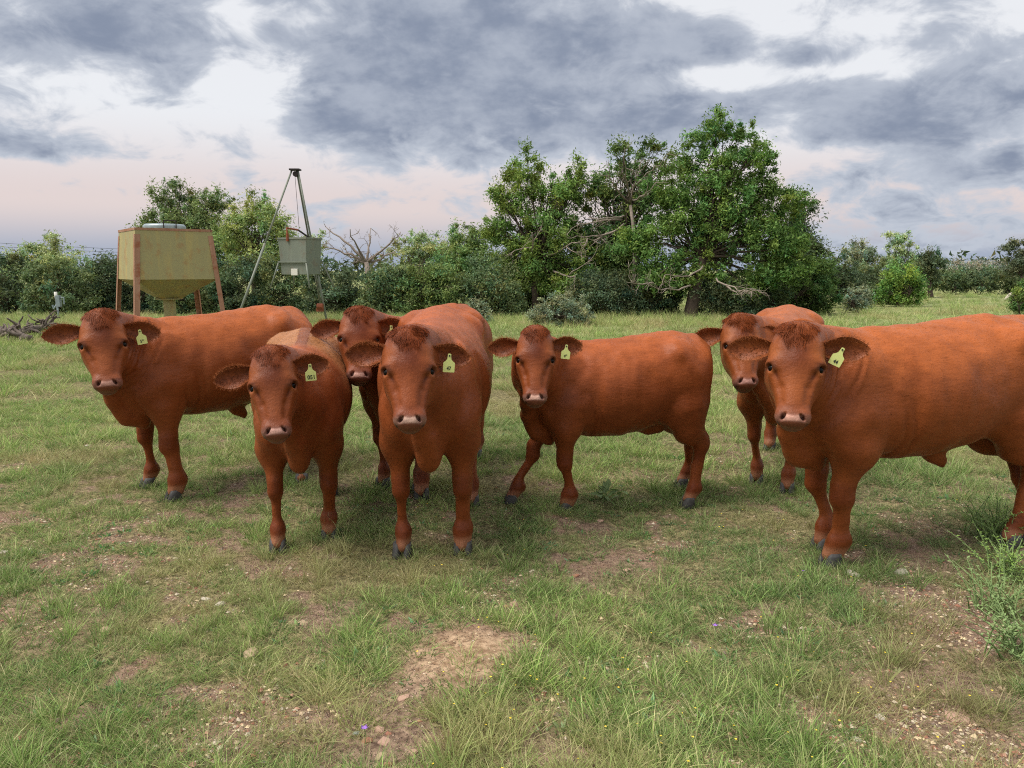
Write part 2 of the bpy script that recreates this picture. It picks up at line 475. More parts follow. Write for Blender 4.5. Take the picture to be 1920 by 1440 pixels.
def ground_material():
    m, N, p = mat_new('pasture_soil')
    a = N.n('ShaderNodeVertexColor', layer_name='Col')
    sp = N.n('ShaderNodeSeparateColor', ins={0: a.outputs[0]})
    t = N.n('ShaderNodeTexCoord').outputs['Object']
    n1 = N.noise(t, 3.0, 6, .6); n2 = N.noise(t, 26, 5, .65); n3 = N.noise(t, 0.16, 4, .55); n4 = N.noise(t, 120, 3, .6)
    soil = N.mix(N.ss(n2.outputs[0], .3, .7), lin(92, 74, 62), lin(158, 135, 114))
    soil = N.mix(N.ss(n1.outputs[0], .45, .75), soil, lin(132, 106, 88))
    vor = N.n('ShaderNodeTexVoronoi', ins={'Vector': t, 'Scale': 75.0}); vor.feature = 'F1'
    peb = N.mix(N.n('ShaderNodeSeparateColor', ins={0: vor.outputs['Color']}).outputs[0], lin(126, 98, 84), lin(196, 172, 152))
    pm = N.m('MULTIPLY', N.ss(vor.outputs['Distance'], .42, .25), N.ss(n1.outputs[0], .36, .5))
    soil = N.mix(N.m('MULTIPLY', pm, .75), soil, peb)
    thatch = N.mix(N.ss(n2.outputs[0], .35, .65), lin(98, 92, 66), lin(160, 148, 110))
    thatch = N.mix(N.ss(n4.outputs[0], .4, .6), thatch, N.mix(1.0, thatch, (.6, .62, .55), 'MULTIPLY'))
    far = N.mix(N.ss(n3.outputs[0], .35, .65), lin(130, 140, 92), lin(160, 160, 112))
    far = N.mix(N.ss(n1.outputs[0], .4, .7), far, lin(122, 130, 88))
    thatch = N.mix(sp.outputs[1], thatch, far)
    soil = N.mix(sp.outputs[2], soil, N.mix(N.ss(n2.outputs[0], .35, .65), lin(136, 110, 86), lin(186, 160, 130)))
    N.set(p.inputs['Base Color'], N.mix(N.ss(sp.outputs[0], .12, .5), thatch, soil))
    p.inputs['Roughness'].default_value = .95; p.inputs['Specular IOR Level'].default_value = .1
    hgt = N.m('ADD', n2.outputs[0], N.m('MULTIPLY', pm, .8))
    bump(N, p, N.m('ADD', hgt, N.m('MULTIPLY', n4.outputs[0], .4)), .9, .018)
    return m
gcol = np.stack([BB.ravel(), sstep(YY, 9, 22).ravel(), np.exp(-(np.hypot(XX - MOUND[0], YY - MOUND[1]) / .24) ** 4).ravel()], 1)
tag(obj('ground', mesh_np('ground', np.stack([XX.ravel(), YY.ravel(), ZZ.ravel()], 1), gq, [ground_material()], True, gcol)), kind='structure')

# ------------------------------------------------------------------ grass: tuft shapes scattered over one point cloud
def blade_mesh(name, n, rad, hmin, hmax, wid, cols, lean=.5, segs=3, curve=.6, leafy=False, seed=0):
    g = np.random.default_rng(seed); P, F, C = [], [], []
    for b in range(n):
        a = g.uniform(0, 6.283); r = rad * math.sqrt(g.random())
        base = V(r * math.cos(a), r * math.sin(a), -.012)
        a2 = a + g.normal(0, .9); h = g.uniform(hmin, hmax); ln = g.uniform(.08, lean) * (1 + r / rad * .6)
        d = V(math.cos(a2) * ln, math.sin(a2) * ln, 1); d = unit(d)
        cv = V(math.cos(a2), math.sin(a2), -.35) * curve * g.uniform(.2, 1)
        s = unit(np.cross(d, V(g.normal(), g.normal(), .2)))
        w = wid * g.uniform(.6, 1.25)
        c0 = np.array(cols[g.integers(len(cols))]) * g.uniform(.6, 1.35)
        k = len(P)
        for i in range(segs + 1):
            t = i / segs
            p = base + d * h * t + cv * h * t * t
            ww = w * ((1 - t ** 1.6) if not leafy else math.sin(math.pi * min(.97, .12 + t * .88)) * 1.2)
            c = c0 * (.72 + .42 * t) if not leafy else c0
            if i < segs:
                P += [p - s * ww / 2, p + s * ww / 2]; C += [c, c]
            else:
                P.append(p); C.append(c)
        for i in range(segs - 1): F += [(k + 2 * i, k + 2 * i + 1, k + 2 * i + 3), (k + 2 * i, k + 2 * i + 3, k + 2 * i + 2)]
        F.append((k + 2 * segs - 2, k + 2 * segs - 1, k + 2 * segs))
    return mesh_np(name, P, F, [M_GRASS], True, np.clip(C, 0, 1))
def grass_material():
    m, N, p = mat_new('grass_blade')
    a = N.n('ShaderNodeVertexColor', layer_name='Col')
    t = N.n('ShaderNodeAttribute', attribute_type='INSTANCER', attribute_name='tint')
    dry = N.n('ShaderNodeAttribute', attribute_type='INSTANCER', attribute_name='dry')
    c = N.mix(1.0, a.outputs[0], N.mix(t.outputs['Fac'], (.66, .82, .68), (1.17, 1.27, .95)), 'MULTIPLY')
    c = N.mix(dry.outputs['Fac'], c, N.mix(t.outputs['Fac'], lin(150, 136, 96), lin(196, 182, 136)))
    N.set(p.inputs['Base Color'], c)
    p.inputs['Roughness'].default_value = .6; p.inputs['Specular IOR Level'].default_value = .22
    tr = N.n('ShaderNodeBsdfTranslucent', ins={0: c})
    mx = N.n('ShaderNodeMixShader', ins={0: .28, 1: p.outputs[0], 2: tr.outputs[0]})
    out_ = [x for x in N.t.nodes if x.type == 'OUTPUT_MATERIAL'][0]
    N.set(out_.inputs[0], mx.outputs[0])
    return m
M_GRASS = grass_material()
G1, G2, G3, G4 = lin(128, 152, 90), lin(152, 174, 108), lin(114, 138, 90), lin(168, 182, 124)
D1, D2 = lin(194, 184, 150), lin(170, 158, 128)
PROTO = [
    ('short', [blade_mesh('tuft', 70, .095, .035, .085, .0036, [G1, G2, G3, G3, D2], .9, 2, .7, seed=i) for i in range(5)]),
    ('mid', [blade_mesh('tuft', 44, .065, .07, .15, .0040, [G1, G2, G4, G2, D1], .55, 3, .5, seed=10 + i) for i in range(4)]),
    ('tall', [blade_mesh('tuft', 34, .040, .12, .235, .0042, [G2, G4, G1, G2, D1], .38, 3, .35, seed=20 + i) for i in range(3)]),
    ('dry', [blade_mesh('tuft', 16, .055, .05, .17, .0026, [D1, D2, D1, G4], .9, 3, .6, seed=30 + i) for i in range(3)]),
    ('herb', [blade_mesh('tuft', 16, .030, .025, .055, .0120, [lin(96, 128, 76), lin(118, 146, 100), lin(108, 138, 112)], 1.6, 3, .3, True, seed=40 + i) for i in range(3)]),
]
proto_col = bpy.data.collections.new('grass_tufts'); order = {}
k = 0
for nm, lst in PROTO:
    order[nm] = list(range(k, k + len(lst)))
    for me in lst:
        o = bpy.data.objects.new('tuft_%02d' % k, me); proto_col.objects.link(o); k += 1
pts, idxs, scl, rot, tint, dryv = [], [], [], [], [], []
def scatter(n, ylo, yhi, kinds, smin, smax, dens_pow=1.0, dry=0.0, mask=None):
    y = ylo * (yhi / ylo) ** rng.random(n) if yhi > ylo * 2.5 else np.sqrt(rng.uniform(ylo ** 2, yhi ** 2, n))
    x = rng.uniform(-1, 1, n) * (y * .72 + .6)
    b = bare(x, y)
    keep = rng.random(n) < np.clip(1 - b, 0.02, 1) ** (2.2 * dens_pow)
    if mask is not None: keep &= mask(x, y)
    x, y = x[keep], y[keep]; m = len(x)
    for nm, fr in kinds: pass
    names = rng.choice(len(kinds), m, p=np.array([f for _, f in kinds]) / sum(f for _, f in kinds))
    for q in range(m):
        o_ = order[kinds[names[q]][0]]; idxs.append(o_[rng.integers(len(o_))])
    pts.append(np.stack([x, y, gz(x, y)], 1))
    lush = fbm2(x, y, .9, 101, 2)
    s = rng.uniform(smin, smax, m) * (.75 + .5 * lush)
    scl.append(s); rot.append(rng.uniform(0, 6.283, m))
    tint.append(np.clip(fbm2(x, y, .7, 111, 3) * 1.4 - .2 + .22 * sstep(y, 3.5, 7) + rng.normal(0, .16, m), 0, 1))
    dn = fbm2(x, y, 1.3, 121, 3)
    dryv.append(np.clip(sstep(dn, .53, .74) * .68 + dry + rng.normal(0, .12, m), 0, 1))
scatter(6800, 1.9, 5.2, [('short', 6), ('mid', 1.6), ('dry', 2.2), ('herb', .9)], .55, .95)
scatter(2600, 1.9, 5.5, [('short', 3), ('dry', 2.5), ('herb', 1.5)], .35, .65, dens_pow=.25, dry=.05, mask=lambda x, y: np.hypot(x - MOUND[0], y - MOUND[1]) > .22)
scatter(4600, 5.2, 9, [('short', 6), ('mid', 2.4), ('dry', 1.4), ('herb', .4)], .8, 1.2)
scatter(1700, 1.9, 6.5, [('mid', 1), ('tall', 1.0)], .5, .85, mask=lambda x, y: fbm2(x, y, 1.5, 131, 2) > .47)
scatter(220, 1.9, 3.6, [('tall', 1)], .6, .9, mask=lambda x, y: (x < .1) & (fbm2(x, y, 2.5, 141, 2) > .5))
scatter(5200, 9, 18, [('short', 3), ('mid', 3), ('dry', 1)], 1.1, 1.8, dry=.05)
scatter(6500, 18, 60, [('mid', 3), ('short', 2), ('dry', 1)], 1.5, 2.8, dry=.10)
# long seed-head grass where the mowing stops: below the trees and at the far left
scatter(5200, 18, 24.5, [('tall', 2), ('dry', 2), ('mid', 1)], 1.1, 2.0, dry=.22, mask=lambda x, y: (x < 6.5) & ((x < -8) | (y > 20.5)))
scatter(900, 13, 21, [('tall', 2), ('mid', 1)], 1.0, 1.7, dry=.12, mask=lambda x, y: x < -9.3)
# grass standing round the hooves
for fx_, fy_ in [(332, 935), (283, 912), (522, 1030), (618, 1006), (566, 905), (720, 912), (789, 920), (755, 1040), (868, 1036), (884, 948), (1065, 957), (963, 943), (1292, 948), (1280, 912), (1418, 905), (1476, 922), (1492, 852), (1443, 842), (1563, 1058), (1546, 1028), (1915, 1010)]:
    c_ = gp(fx_, fy_); m = 9
    x = c_[0] + rng.normal(0, .085, m); y = c_[1] - .04 + rng.normal(0, .07, m)
    for q in range(m): o_ = order['short' if q % 3 else 'mid']; idxs.append(o_[rng.integers(len(o_))])
    pts.append(np.stack([x, y, gz(x, y)], 1)); scl.append(rng.uniform(.55, .95, m)); rot.append(rng.uniform(0, 6.283, m)); tint.append(rng.uniform(.2, .7, m)); dryv.append(rng.uniform(0, .3, m))
pts = np.concatenate(pts); scl = np.concatenate(scl); rot = np.concatenate(rot); tint = np.concatenate(tint); dryv = np.concatenate(dryv)
gm = bpy.data.meshes.new('grass'); gm.vertices.add(len(pts)); gm.vertices.foreach_set('co', pts.astype(np.float32).ravel())
for nm, typ, data in (('idx', 'INT', np.array(idxs, dtype=np.int32)), ('scl', 'FLOAT', scl), ('tint', 'FLOAT', tint), ('dry', 'FLOAT', dryv)):
    at_ = gm.attributes.new(nm, typ, 'POINT'); at_.data.foreach_set('value', np.asarray(data, dtype=np.int32 if typ == 'INT' else np.float32))
rv = np.zeros((len(pts), 3), dtype=np.float32); rv[:, 2] = rot; rv[:, :2] = rng.normal(0, .08, (len(pts), 2))
at_ = gm.attributes.new('rot', 'FLOAT_VECTOR', 'POINT'); at_.data.foreach_set('vector', rv.ravel())
gm.materials.append(M_GRASS)
grass = tag(obj('grass', gm), 'patchy green pasture grass with dry straw between', 'grass', kind='stuff')
ng = bpy.data.node_groups.new('grass_scatter', 'GeometryNodeTree')
ng.interface.new_socket('Geometry', in_out='INPUT', socket_type='NodeSocketGeometry'); ng.interface.new_socket('Geometry', in_out='OUTPUT', socket_type='NodeSocketGeometry')
A = NT(ng)
gi = A.n('NodeGroupInput'); go = A.n('NodeGroupOutput')
def named(nm, typ): 
    nd = A.n('GeometryNodeInputNamedAttribute', data_type=typ); nd.inputs[0].default_value = nm; return nd.outputs[0]
mp_ = A.n('GeometryNodeMeshToPoints', ins={'Mesh': gi.outputs[0]})
ci = A.n('GeometryNodeCollectionInfo'); ci.inputs[0].default_value = proto_col; ci.inputs[1].default_value = True; ci.inputs[2].default_value = True
iop = A.n('GeometryNodeInstanceOnPoints', ins={'Points': mp_.outputs[0], 'Instance': ci.outputs[0], 'Pick Instance': True, 'Instance Index': named('idx', 'INT'), 'Rotation': named('rot', 'FLOAT_VECTOR'), 'Scale': named('scl', 'FLOAT')})
A.set(go.inputs[0], iop.outputs[0])
md = grass.modifiers.new('scatter', 'NODES'); md.node_group = ng

# ------------------------------------------------------------------ trees and shrubs
def leaf_material(name):
    m, N, p = mat_new(name)
    a = N.n('ShaderNodeVertexColor', layer_name='Col')
    N.set(p.inputs['Base Color'], a.outputs[0])
    p.inputs['Roughness'].default_value = .7; p.inputs['Specular IOR Level'].default_value = .12
    tr = N.n('ShaderNodeBsdfTranslucent', ins={0: N.mix(1.0, a.outputs[0], (1.1, 1.25, .8), 'MULTIPLY')})
    mx = N.n('ShaderNodeMixShader', ins={0: .22, 1: p.outputs[0], 2: tr.outputs[0]})
    o = [x for x in N.t.nodes if x.type == 'OUTPUT_MATERIAL'][0]; N.set(o.inputs[0], mx.outputs[0])
    return m
M_LEAF = leaf_material('leaf')
M_BARK = plain('bark', lin(78, 68, 58), .9, .15, var=.7, scale=9)
M_DEADWOOD = plain('dead_wood', lin(150, 138, 126), .9, .15, var=.5, scale=14)
M_TWIG = plain('twig', lin(104, 94, 84), .9, .15)

def leaves(centres, radii, per, size, col, colvar=.22, clumpvar=.22, squash=.8, up=.35, shell=.55, elong=1.7, seed=0):
    g = np.random.default_rng(seed)
    per = np.asarray(per, int); n = per.sum()
    ci = np.repeat(np.arange(len(centres)), per)
    d = g.normal(size=(n, 3)); d /= np.linalg.norm(d, axis=1, keepdims=True)
    r = np.abs(g.normal(0, .60, n)); r = np.where(r > 1.2, g.random(n) * 1.2, r)
    an = g.uniform(.55, 1.45, (len(centres), 3)); an[:, 2] *= squash * 1.15
    P0 = centres[ci] + d * (r * radii[ci])[:, None] * an[ci]
    nrm = d * .55 + g.normal(size=(n, 3)) * .7 + V(0, 0, up)
    nrm /= np.linalg.norm(nrm, axis=1, keepdims=True)
    t = np.cross(nrm, g.normal(size=(n, 3))); t /= np.linalg.norm(t, axis=1, keepdims=True); b = np.cross(nrm, t)
    s = size * g.uniform(.6, 1.35, n)[:, None]
    fold = nrm * s * .18
    Pq = np.stack([P0 - t * s * elong / 2 + b * s * .15, P0 + b * s * .62 + fold, P0 + t * s * elong / 2 - fold * .5], 1).reshape(-1, 3)
    F = np.arange(n * 3).reshape(n, 3)
    cv = (1 + g.normal(0, clumpvar, len(centres)))[ci] * (1 + g.normal(0, colvar, n))
    hue = g.normal(0, .09, len(centres))[ci] + g.normal(0, .06, n)
    C = np.array(col)[None] * np.clip(cv, .35, 2)[:, None] * np.stack([1 + hue * 1.3, np.ones(n), 1 - hue], 1)
    return Pq, F, np.repeat(np.clip(C, 0.004, .6), 3, 0)

def bezp(a, b, c, n):
    t = np.linspace(0, 1, n)[:, None]; return (1 - t) ** 2 * a + 2 * t * (1 - t) * b + t * t * c

def make_tree(name, label, cat, base_px, t, lobes, n_leaf, size, col, trunk_h=.35, trunk_r=.12, n_clump=60, clump_r=.45, group=None, squash=.8, depth=.8, seed=0,
              clumpvar=.17, elong=1.7, bare_limbs=0, stems=1, fill=.0, limb_frac=.6):
    """lobes: (px, py, rx, ry) of the crown's masses as seen in the photograph, built as ellipsoids at distance t; depth = front-to-back ratio"""
    g = np.random.default_rng(seed + 1000)
    # ground point below the crown
    d = ray(base_px, 600); X = d[0] * t; Yd = ray(base_px, 600)[1] * t
    base = V(X, Yd, float(gz(np.array([X]), np.array([Yd]))[0]) - .05)
    cs, rs = [], []
    areas = np.array([l[2] * l[3] for l in lobes], float); cnt = np.maximum(2, (n_clump * 1.9 * areas / areas.sum()).astype(int))
    for (lx, ly, rx, ry), k in zip(lobes, cnt):
        c = at(lx, ly, t); Rx = rx / FPX * t; Rz = ry / FPX * t; Ry = (Rx * .5 + Rz * .5) * depth
        dd = g.normal(size=(k, 3)); dd /= np.linalg.norm(dd, axis=1, keepdims=True)
        rr = g.random(k) ** (.42 - .1 * fill)
        p = c + dd * rr[:, None] * np.array([Rx, Ry, Rz]) * g.uniform(.8, 1.06, (k, 1))
        cs.append(p); rs.append(np.full(k, clump_r * .88) * g.uniform(.5, 1.35, k) * min(1, .55 + .45 * min(Rx, Rz) / 1.0))
    cs = np.concatenate(cs); rs = np.concatenate(rs)
    cs[:, 2] = np.maximum(cs[:, 2], base[2] + .12)
    root = empty(name, tuple(base)); tag(root, label, cat, group)
    per = np.maximum(3, (n_leaf * 4.2 * rs ** 2 / (rs ** 2).sum()).astype(int))
    LP, LF, LC = leaves(cs - base, rs, per, size * .64, tuple(c * f for c, f in zip(col, (1.95, 1.80, 2.1))), seed=seed, squash=squash, clumpvar=clumpvar, elong=elong)
    obj('crown', mesh_np('crown', LP, LF, [M_LEAF], False, LC), root)
    # trunk and limbs reaching into the clumps
    mb = MB(); top = cs[:, 2].max() - base[2]
    cx = (cs - base)
    th = trunk_h * top
    if stems == 1:
        lean = np.array([cx[:, 0].mean() * .35, cx[:, 1].mean() * .35, 0])
        path = np.array([V(0, 0, -.1), V(0, 0, .15) + lean * .1, lean * .5 + V(g.normal(0, .05), 0, th * .55), lean + V(0, 0, th)])
        mb.tube(path, [trunk_r * 1.5, trunk_r * 1.1, trunk_r * .95, trunk_r * .85], 9)
        starts = [path[-1]]
    else:
        starts = []
        for s in range(stems):
            a = g.uniform(0, 6.28); o_ = V(math.cos(a), math.sin(a), 0) * .12 * top
            e = o_ * 2.2 + V(0, 0, th); mb.tube(bezp(o_ * .3 + V(0, 0, -.1), o_ * .6 + V(0, 0, th * .5), e, 5), np.linspace(trunk_r, trunk_r * .6, 5), 6); starts.append(e)
    sel = g.choice(len(cx), max(3, int(len(cx) * limb_frac)), replace=False)
    for q in sel:
        e = cx[q]; s0 = starts[g.integers(len(starts))]
        L_ = np.linalg.norm(e - s0)
        m_ = s0 + (e - s0) * .45 + V(g.normal(0, .08), g.normal(0, .08), .16) * L_
        pth = bezp(s0, m_, e, 6) + g.normal(0, .025, (6, 3)) * L_ * np.array([0, .5, 1, 1, 1, .6])[:, None]
        mb.tube(pth, np.linspace(trunk_r * g.uniform(.14, .34), .006, 6), 4)
    mb.build('trunk', M_BARK, root, smooth=True)
    if bare_limbs:
        for q in range(bare_limbs):
            bl = MB()
            e = cx[g.integers(len(cx))]; grow(bl, starts[0] + (e - starts[0]) * .55, unit(e - starts[0] + V(0, -.8, 0)), top * .22, trunk_r * .3, 3, g)
            bl.build('bare_branch', M_DEADWOOD, root, smooth=True)
    return root
def grow(mb, p, d, L, r, depth, g, wig=.32, kids=(2, 4), n=6, shrink=.68):
    path = [p]; dd = d
    for i in range(n - 1):
        dd = unit(dd + g.normal(0, wig, 3) * .7); path.append(path[-1] + dd * L / (n - 1))
    path = np.array(path)
    mb.tube(path, np.linspace(r, r * .55, n), 6 if r > .03 else 4)
    if depth <= 0: return
    for k in range(g.integers(*kids)):
        i = g.integers(max(1, n // 2 - 1), n)
        nd = unit(dd + g.normal(0, .75, 3) + V(0, 0, .12))
        grow(mb, path[i], nd, L * shrink * g.uniform(.7, 1.2), r * .55, depth - 1, g, wig, kids, n, shrink)

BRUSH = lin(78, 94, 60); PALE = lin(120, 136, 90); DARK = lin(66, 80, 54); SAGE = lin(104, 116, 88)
# far left thicket
make_tree('mesquite_tree', 'pale airy small tree rising above the brush at the far left', 'tree', 90, 30, [(85, 480, 62, 40), (60, 510, 60, 40), (130, 500, 50, 40)], 3800, .10, PALE, trunk_h=.45, trunk_r=.07, n_clump=46, clump_r=.42, seed=1)
for i, (x, y, rx, ry, t, c, lb) in enumerate([
    (20, 535, 75, 62, 26.5, DARK, 'dark brush at the left edge of the frame behind the dead branches'),
    (105, 545, 75, 55, 25.5, BRUSH, 'dark rounded shrub right behind the grey white-topped post'),
    (185, 535, 65, 58, 26.5, DARK, 'dark shrub just left of the yellow hopper'),
    (275, 530, 75, 68, 27, DARK, 'dark shrub seen between the legs of the yellow hopper, left half'),
    (355, 540, 75, 62, 26, BRUSH, 'shrub seen under the spout of the yellow hopper'),
    (440, 535, 65, 68, 26.5, DARK, 'dark shrub filling the gap between hopper and tripod feeder'),
    (530, 540, 70, 62, 27, BRUSH, 'shrub behind the legs of the tripod feeder'),
    (620, 545, 70, 58, 26.5, DARK, 'dark low shrub below the bare dead tree')]):
    make_tree('shrub', lb, 'shrub', x, t, [(x, y, rx, ry), (x - rx * .4, y + ry * .45, rx * .7, ry * .6), (x + rx * .4, y + ry * .45, rx * .7, ry * .6)], 4300, .10, c, trunk_h=.3, trunk_r=.04, n_clump=46, clump_r=.42, seed=20 + i, stems=4,
              group='brush along the far side of the pasture', fill=1)
make_tree('oak_tree', 'dark green live oak crown behind the yellow hopper', 'tree', 350, 34, [(330, 375, 52, 38), (390, 385, 58, 34), (300, 415, 42, 40), (370, 430, 90, 45), (430, 470, 60, 40)], 8500, .115, lin(88, 104, 62), trunk_h=.38, trunk_r=.16, n_clump=95, clump_r=.50, seed=40, limb_frac=.5)
make_tree('elm_tree', 'light green feathery tree behind the left leg of the tripod feeder', 'tree', 480, 30, [(470, 395, 50, 38), (505, 430, 52, 45), (445, 440, 45, 45), (500, 480, 70, 40)], 7000, .10, lin(116, 132, 76), trunk_h=.4, trunk_r=.10, n_clump=85, clump_r=.42, seed=41, limb_frac=.5)
make_tree('sapling_tree', 'thin pale sapling showing through the tripod feeder', 'tree', 575, 31, [(575, 470, 38, 42), (590, 440, 22, 20), (550, 500, 40, 40)], 2300, .09, PALE, trunk_h=.5, trunk_r=.05, n_clump=34, clump_r=.36, seed=42)
# dead tree
g = np.random.default_rng(77)
db = at(690, 560, 29); db[2] = -.05
dead = empty('dead_tree', tuple(db)); tag(dead, 'bare grey dead tree with crooked branches, between tripod feeder and bushes', 'tree')
mb = MB(); tp = at(688, 492, 29) - db
mb.tube(bezp(V(0, 0, 0), V(.1, 0, tp[2] * .5), tp, 6), np.linspace(.15, .10, 6), 8); mb.build('trunk', M_DEADWOOD, dead, smooth=True)
for j, (ex, ey, m_) in enumerate([(612, 425, (645, 448)), (640, 465, (665, 492)), (752, 435, (725, 462)), (700, 432, (690, 462)), (722, 480, (708, 470)), (655, 432, (672, 470)), (604, 462, (650, 470)), (740, 470, (715, 490))]):
    mb = MB(); e = at(ex, ey, 29 + g.normal(0, .6)) - db; m = at(m_[0], m_[1], 29 + g.normal(0, .4)) - db
    pth = bezp(tp, m, e, 9) + g.normal(0, .045, (9, 3)) * np.linspace(0, 1, 9)[:, None]
    mb.tube(pth, np.linspace(.058, .014, 9), 6)
    for i in range(2, 9):
        if g.random() < .85: grow(mb, pth[i], unit(pth[min(i + 1, 8)] - pth[i - 1] + g.normal(0, .7, 3)), .36, .014, 3, g, kids=(1, 3))
    mb.build('limb', M_DEADWOOD, dead, smooth=True)
# middle thicket
for i, (nm, x, t, lob, nl, c, s_, cr, lb) in enumerate([
    ('tall_shrub', 790, 30, [(790, 450, 42, 30), (770, 490, 55, 45), (820, 490, 50, 40)], 3600, PALE, .10, .36, 'tall pale thin-leaved shrub right of the dead tree'),
    ('tall_shrub', 870, 29, [(870, 450, 45, 34), (860, 490, 60, 50), (900, 500, 50, 50)], 4600, lin(98, 118, 66), .10, .40, 'light green tall shrub left of the tall elm'),
    ('shrub', 735, 25, [(735, 545, 50, 50), (705, 560, 40, 40)], 4000, BRUSH, .09, .36, 'round green bush just above the head of the cow between tags 051 and 47'),
    ('shrub', 805, 25, [(800, 530, 65, 55), (840, 545, 60, 55), (780, 560, 60, 45)], 7000, lin(84, 104, 58), .09, .38, 'wide mid green bush behind the back of the cow tagged 47'),
    ('shrub', 915, 25, [(915, 535, 65, 60), (950, 560, 45, 45), (890, 570, 55, 40)], 6000, BRUSH, .09, .38, 'dense green bush at the foot of the tall elm'),
    ('shrub', 893, 21.5, [(893, 590, 32, 30), (875, 600, 22, 20)], 2200, SAGE, .06, .22, 'small grey green bush, left of the two small ones before the thicket'),
    ('shrub', 1050, 21.0, [(1048, 583, 60, 32), (1020, 592, 36, 26), (1085, 592, 34, 26)], 4200, SAGE, .06, .24, 'low sage green bush above the heifer tagged 49'),
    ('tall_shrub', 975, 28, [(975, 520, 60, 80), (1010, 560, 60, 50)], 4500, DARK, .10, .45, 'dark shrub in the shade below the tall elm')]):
    make_tree(nm, lb, 'shrub', x, t, lob, nl, s_, c, trunk_h=.35, trunk_r=.04, n_clump=64, clump_r=cr, seed=60 + i, stems=4, fill=1)
# the big trees
make_tree('elm_tree', 'tall feathery elm left of the big oak with twigs poking out on top', 'tree', 1005, 26, [(985, 315, 42, 45), (960, 370, 50, 45), (1040, 365, 62, 48), (930, 430, 36, 40), (1010, 440, 90, 60), (980, 500, 80, 60), (1060, 510, 70, 70), (1085, 310, 18, 24), (1075, 345, 30, 30)],
          14500, .105, lin(88, 110, 52), trunk_h=.35, trunk_r=.12, n_clump=150, clump_r=.42, seed=80, limb_frac=.6, bare_limbs=3)
make_tree('oak_tree', 'dark oak with dead grey limbs in the middle of the grove', 'tree', 1160, 26.5, [(1165, 300, 48, 34), (1225, 295, 52, 38), (1110, 360, 40, 45), (1090, 430, 50, 50), (1140, 345, 45, 40), (1210, 370, 70, 50), (1170, 440, 70, 60), (1120, 500, 70, 60), (1190, 530, 80, 60)],
          13000, .11, lin(70, 90, 46), trunk_h=.35, trunk_r=.16, n_clump=135, clump_r=.48, seed=81)
big = make_tree('oak_tree', 'tallest tree of the scene, broad bright green oak', 'tree', 1292, 24, [(1335, 232, 40, 34), (1385, 248, 34, 34), (1320, 290, 55, 48), (1400, 305, 60, 52), (1440, 300, 26, 36), (1345, 370, 85, 60), (1450, 380, 62, 55), (1505, 372, 30, 26), (1250, 360, 50, 55), (1260, 440, 70, 50), (1380, 450, 95, 55), (1470, 450, 55, 50),
          (1300, 515, 80, 40), (1410, 520, 85, 42), (1190, 460, 50, 45), (1230, 510, 60, 40), (1490, 500, 45, 40)], 27000, .10, lin(78, 104, 50), trunk_h=.30, trunk_r=.20, n_clump=260, clump_r=.40, seed=82, limb_frac=.22)
make_tree('oak_tree', 'dark oak crown showing behind the right side of the tallest tree', 'tree', 1500, 30, [(1490, 420, 42, 45), (1515, 460, 38, 40), (1480, 490, 60, 45), (1530, 490, 24, 22)], 5200, .12, lin(66, 80, 50), trunk_h=.4, trunk_r=.14, n_clump=62, clump_r=.50, seed=83)
# dead limbs that hang in the grove: a leafless snag in front of the dark oak
g = np.random.default_rng(5)
sb = at(1182, 560, 25.0); sb[2] = -.05
snag = empty('dead_tree', tuple(sb)); tag(snag, 'leafless grey snag with tangled twigs inside the grove', 'tree')
mb = MB(); f_ = at(1182, 385, 25.0) - sb
mb.tube(bezp(V(0, 0, 0), V(.25, -.2, f_[2] * .5), f_, 8), np.linspace(.10, .05, 8), 7); mb.build('trunk', M_DEADWOOD, snag, smooth=True)
for ex, ey, sx, sy in [(1140, 325, 1178, 380), (1205, 315, 1182, 380), (1225, 345, 1184, 375), (1080, 440, 1170, 420), (1070, 425, 1165, 412), (1105, 405, 1170, 405), (1240, 300, 1190, 350), (1095, 455, 1160, 430), (1165, 300, 1178, 370)]:
    mb = MB(); s0 = at(sx, sy, 25.0) - sb; e = at(ex, ey, 23.4 + g.normal(0, .3)) - sb
    pth = bezp(s0, (s0 + e) / 2 + g.normal(0, .15, 3), e, 8) + g.normal(0, .05, (8, 3)) * np.linspace(0, 1, 8)[:, None]
    mb.tube(pth, np.linspace(.036, .009, 8), 5)
    for i in range(2, 8):
        grow(mb, pth[i], unit(e - s0 + g.normal(0, 1.0, 3)), .40, .012, 3, g, kids=(1, 3))
    mb.build('limb', M_DEADWOOD, snag, smooth=True)
# drooping dead branches low on the big oak
bb = np.array(big.location)
for sx, sy, ex, ey in [(1295, 535, 1215, 530), (1225, 530, 1180, 520), (1340, 520, 1420, 545), (1360, 535, 1410, 540), (1320, 500, 1245, 515)]:
    mb = MB(); s0 = at(sx, sy, 23.4) - bb; e = at(ex, ey, 21.8) - bb
    pth = bezp(s0, (s0 + e) / 2 + V(0, 0, -.3), e, 8) + g.normal(0, .03, (8, 3)); mb.tube(pth, np.linspace(.032, .008, 8), 5)
    for i in range(3, 8): grow(mb, pth[i], unit(e - s0 + g.normal(0, .5, 3)), .45, .012, 1, g)
    mb.build('bare_branch', M_DEADWOOD, big, smooth=True)
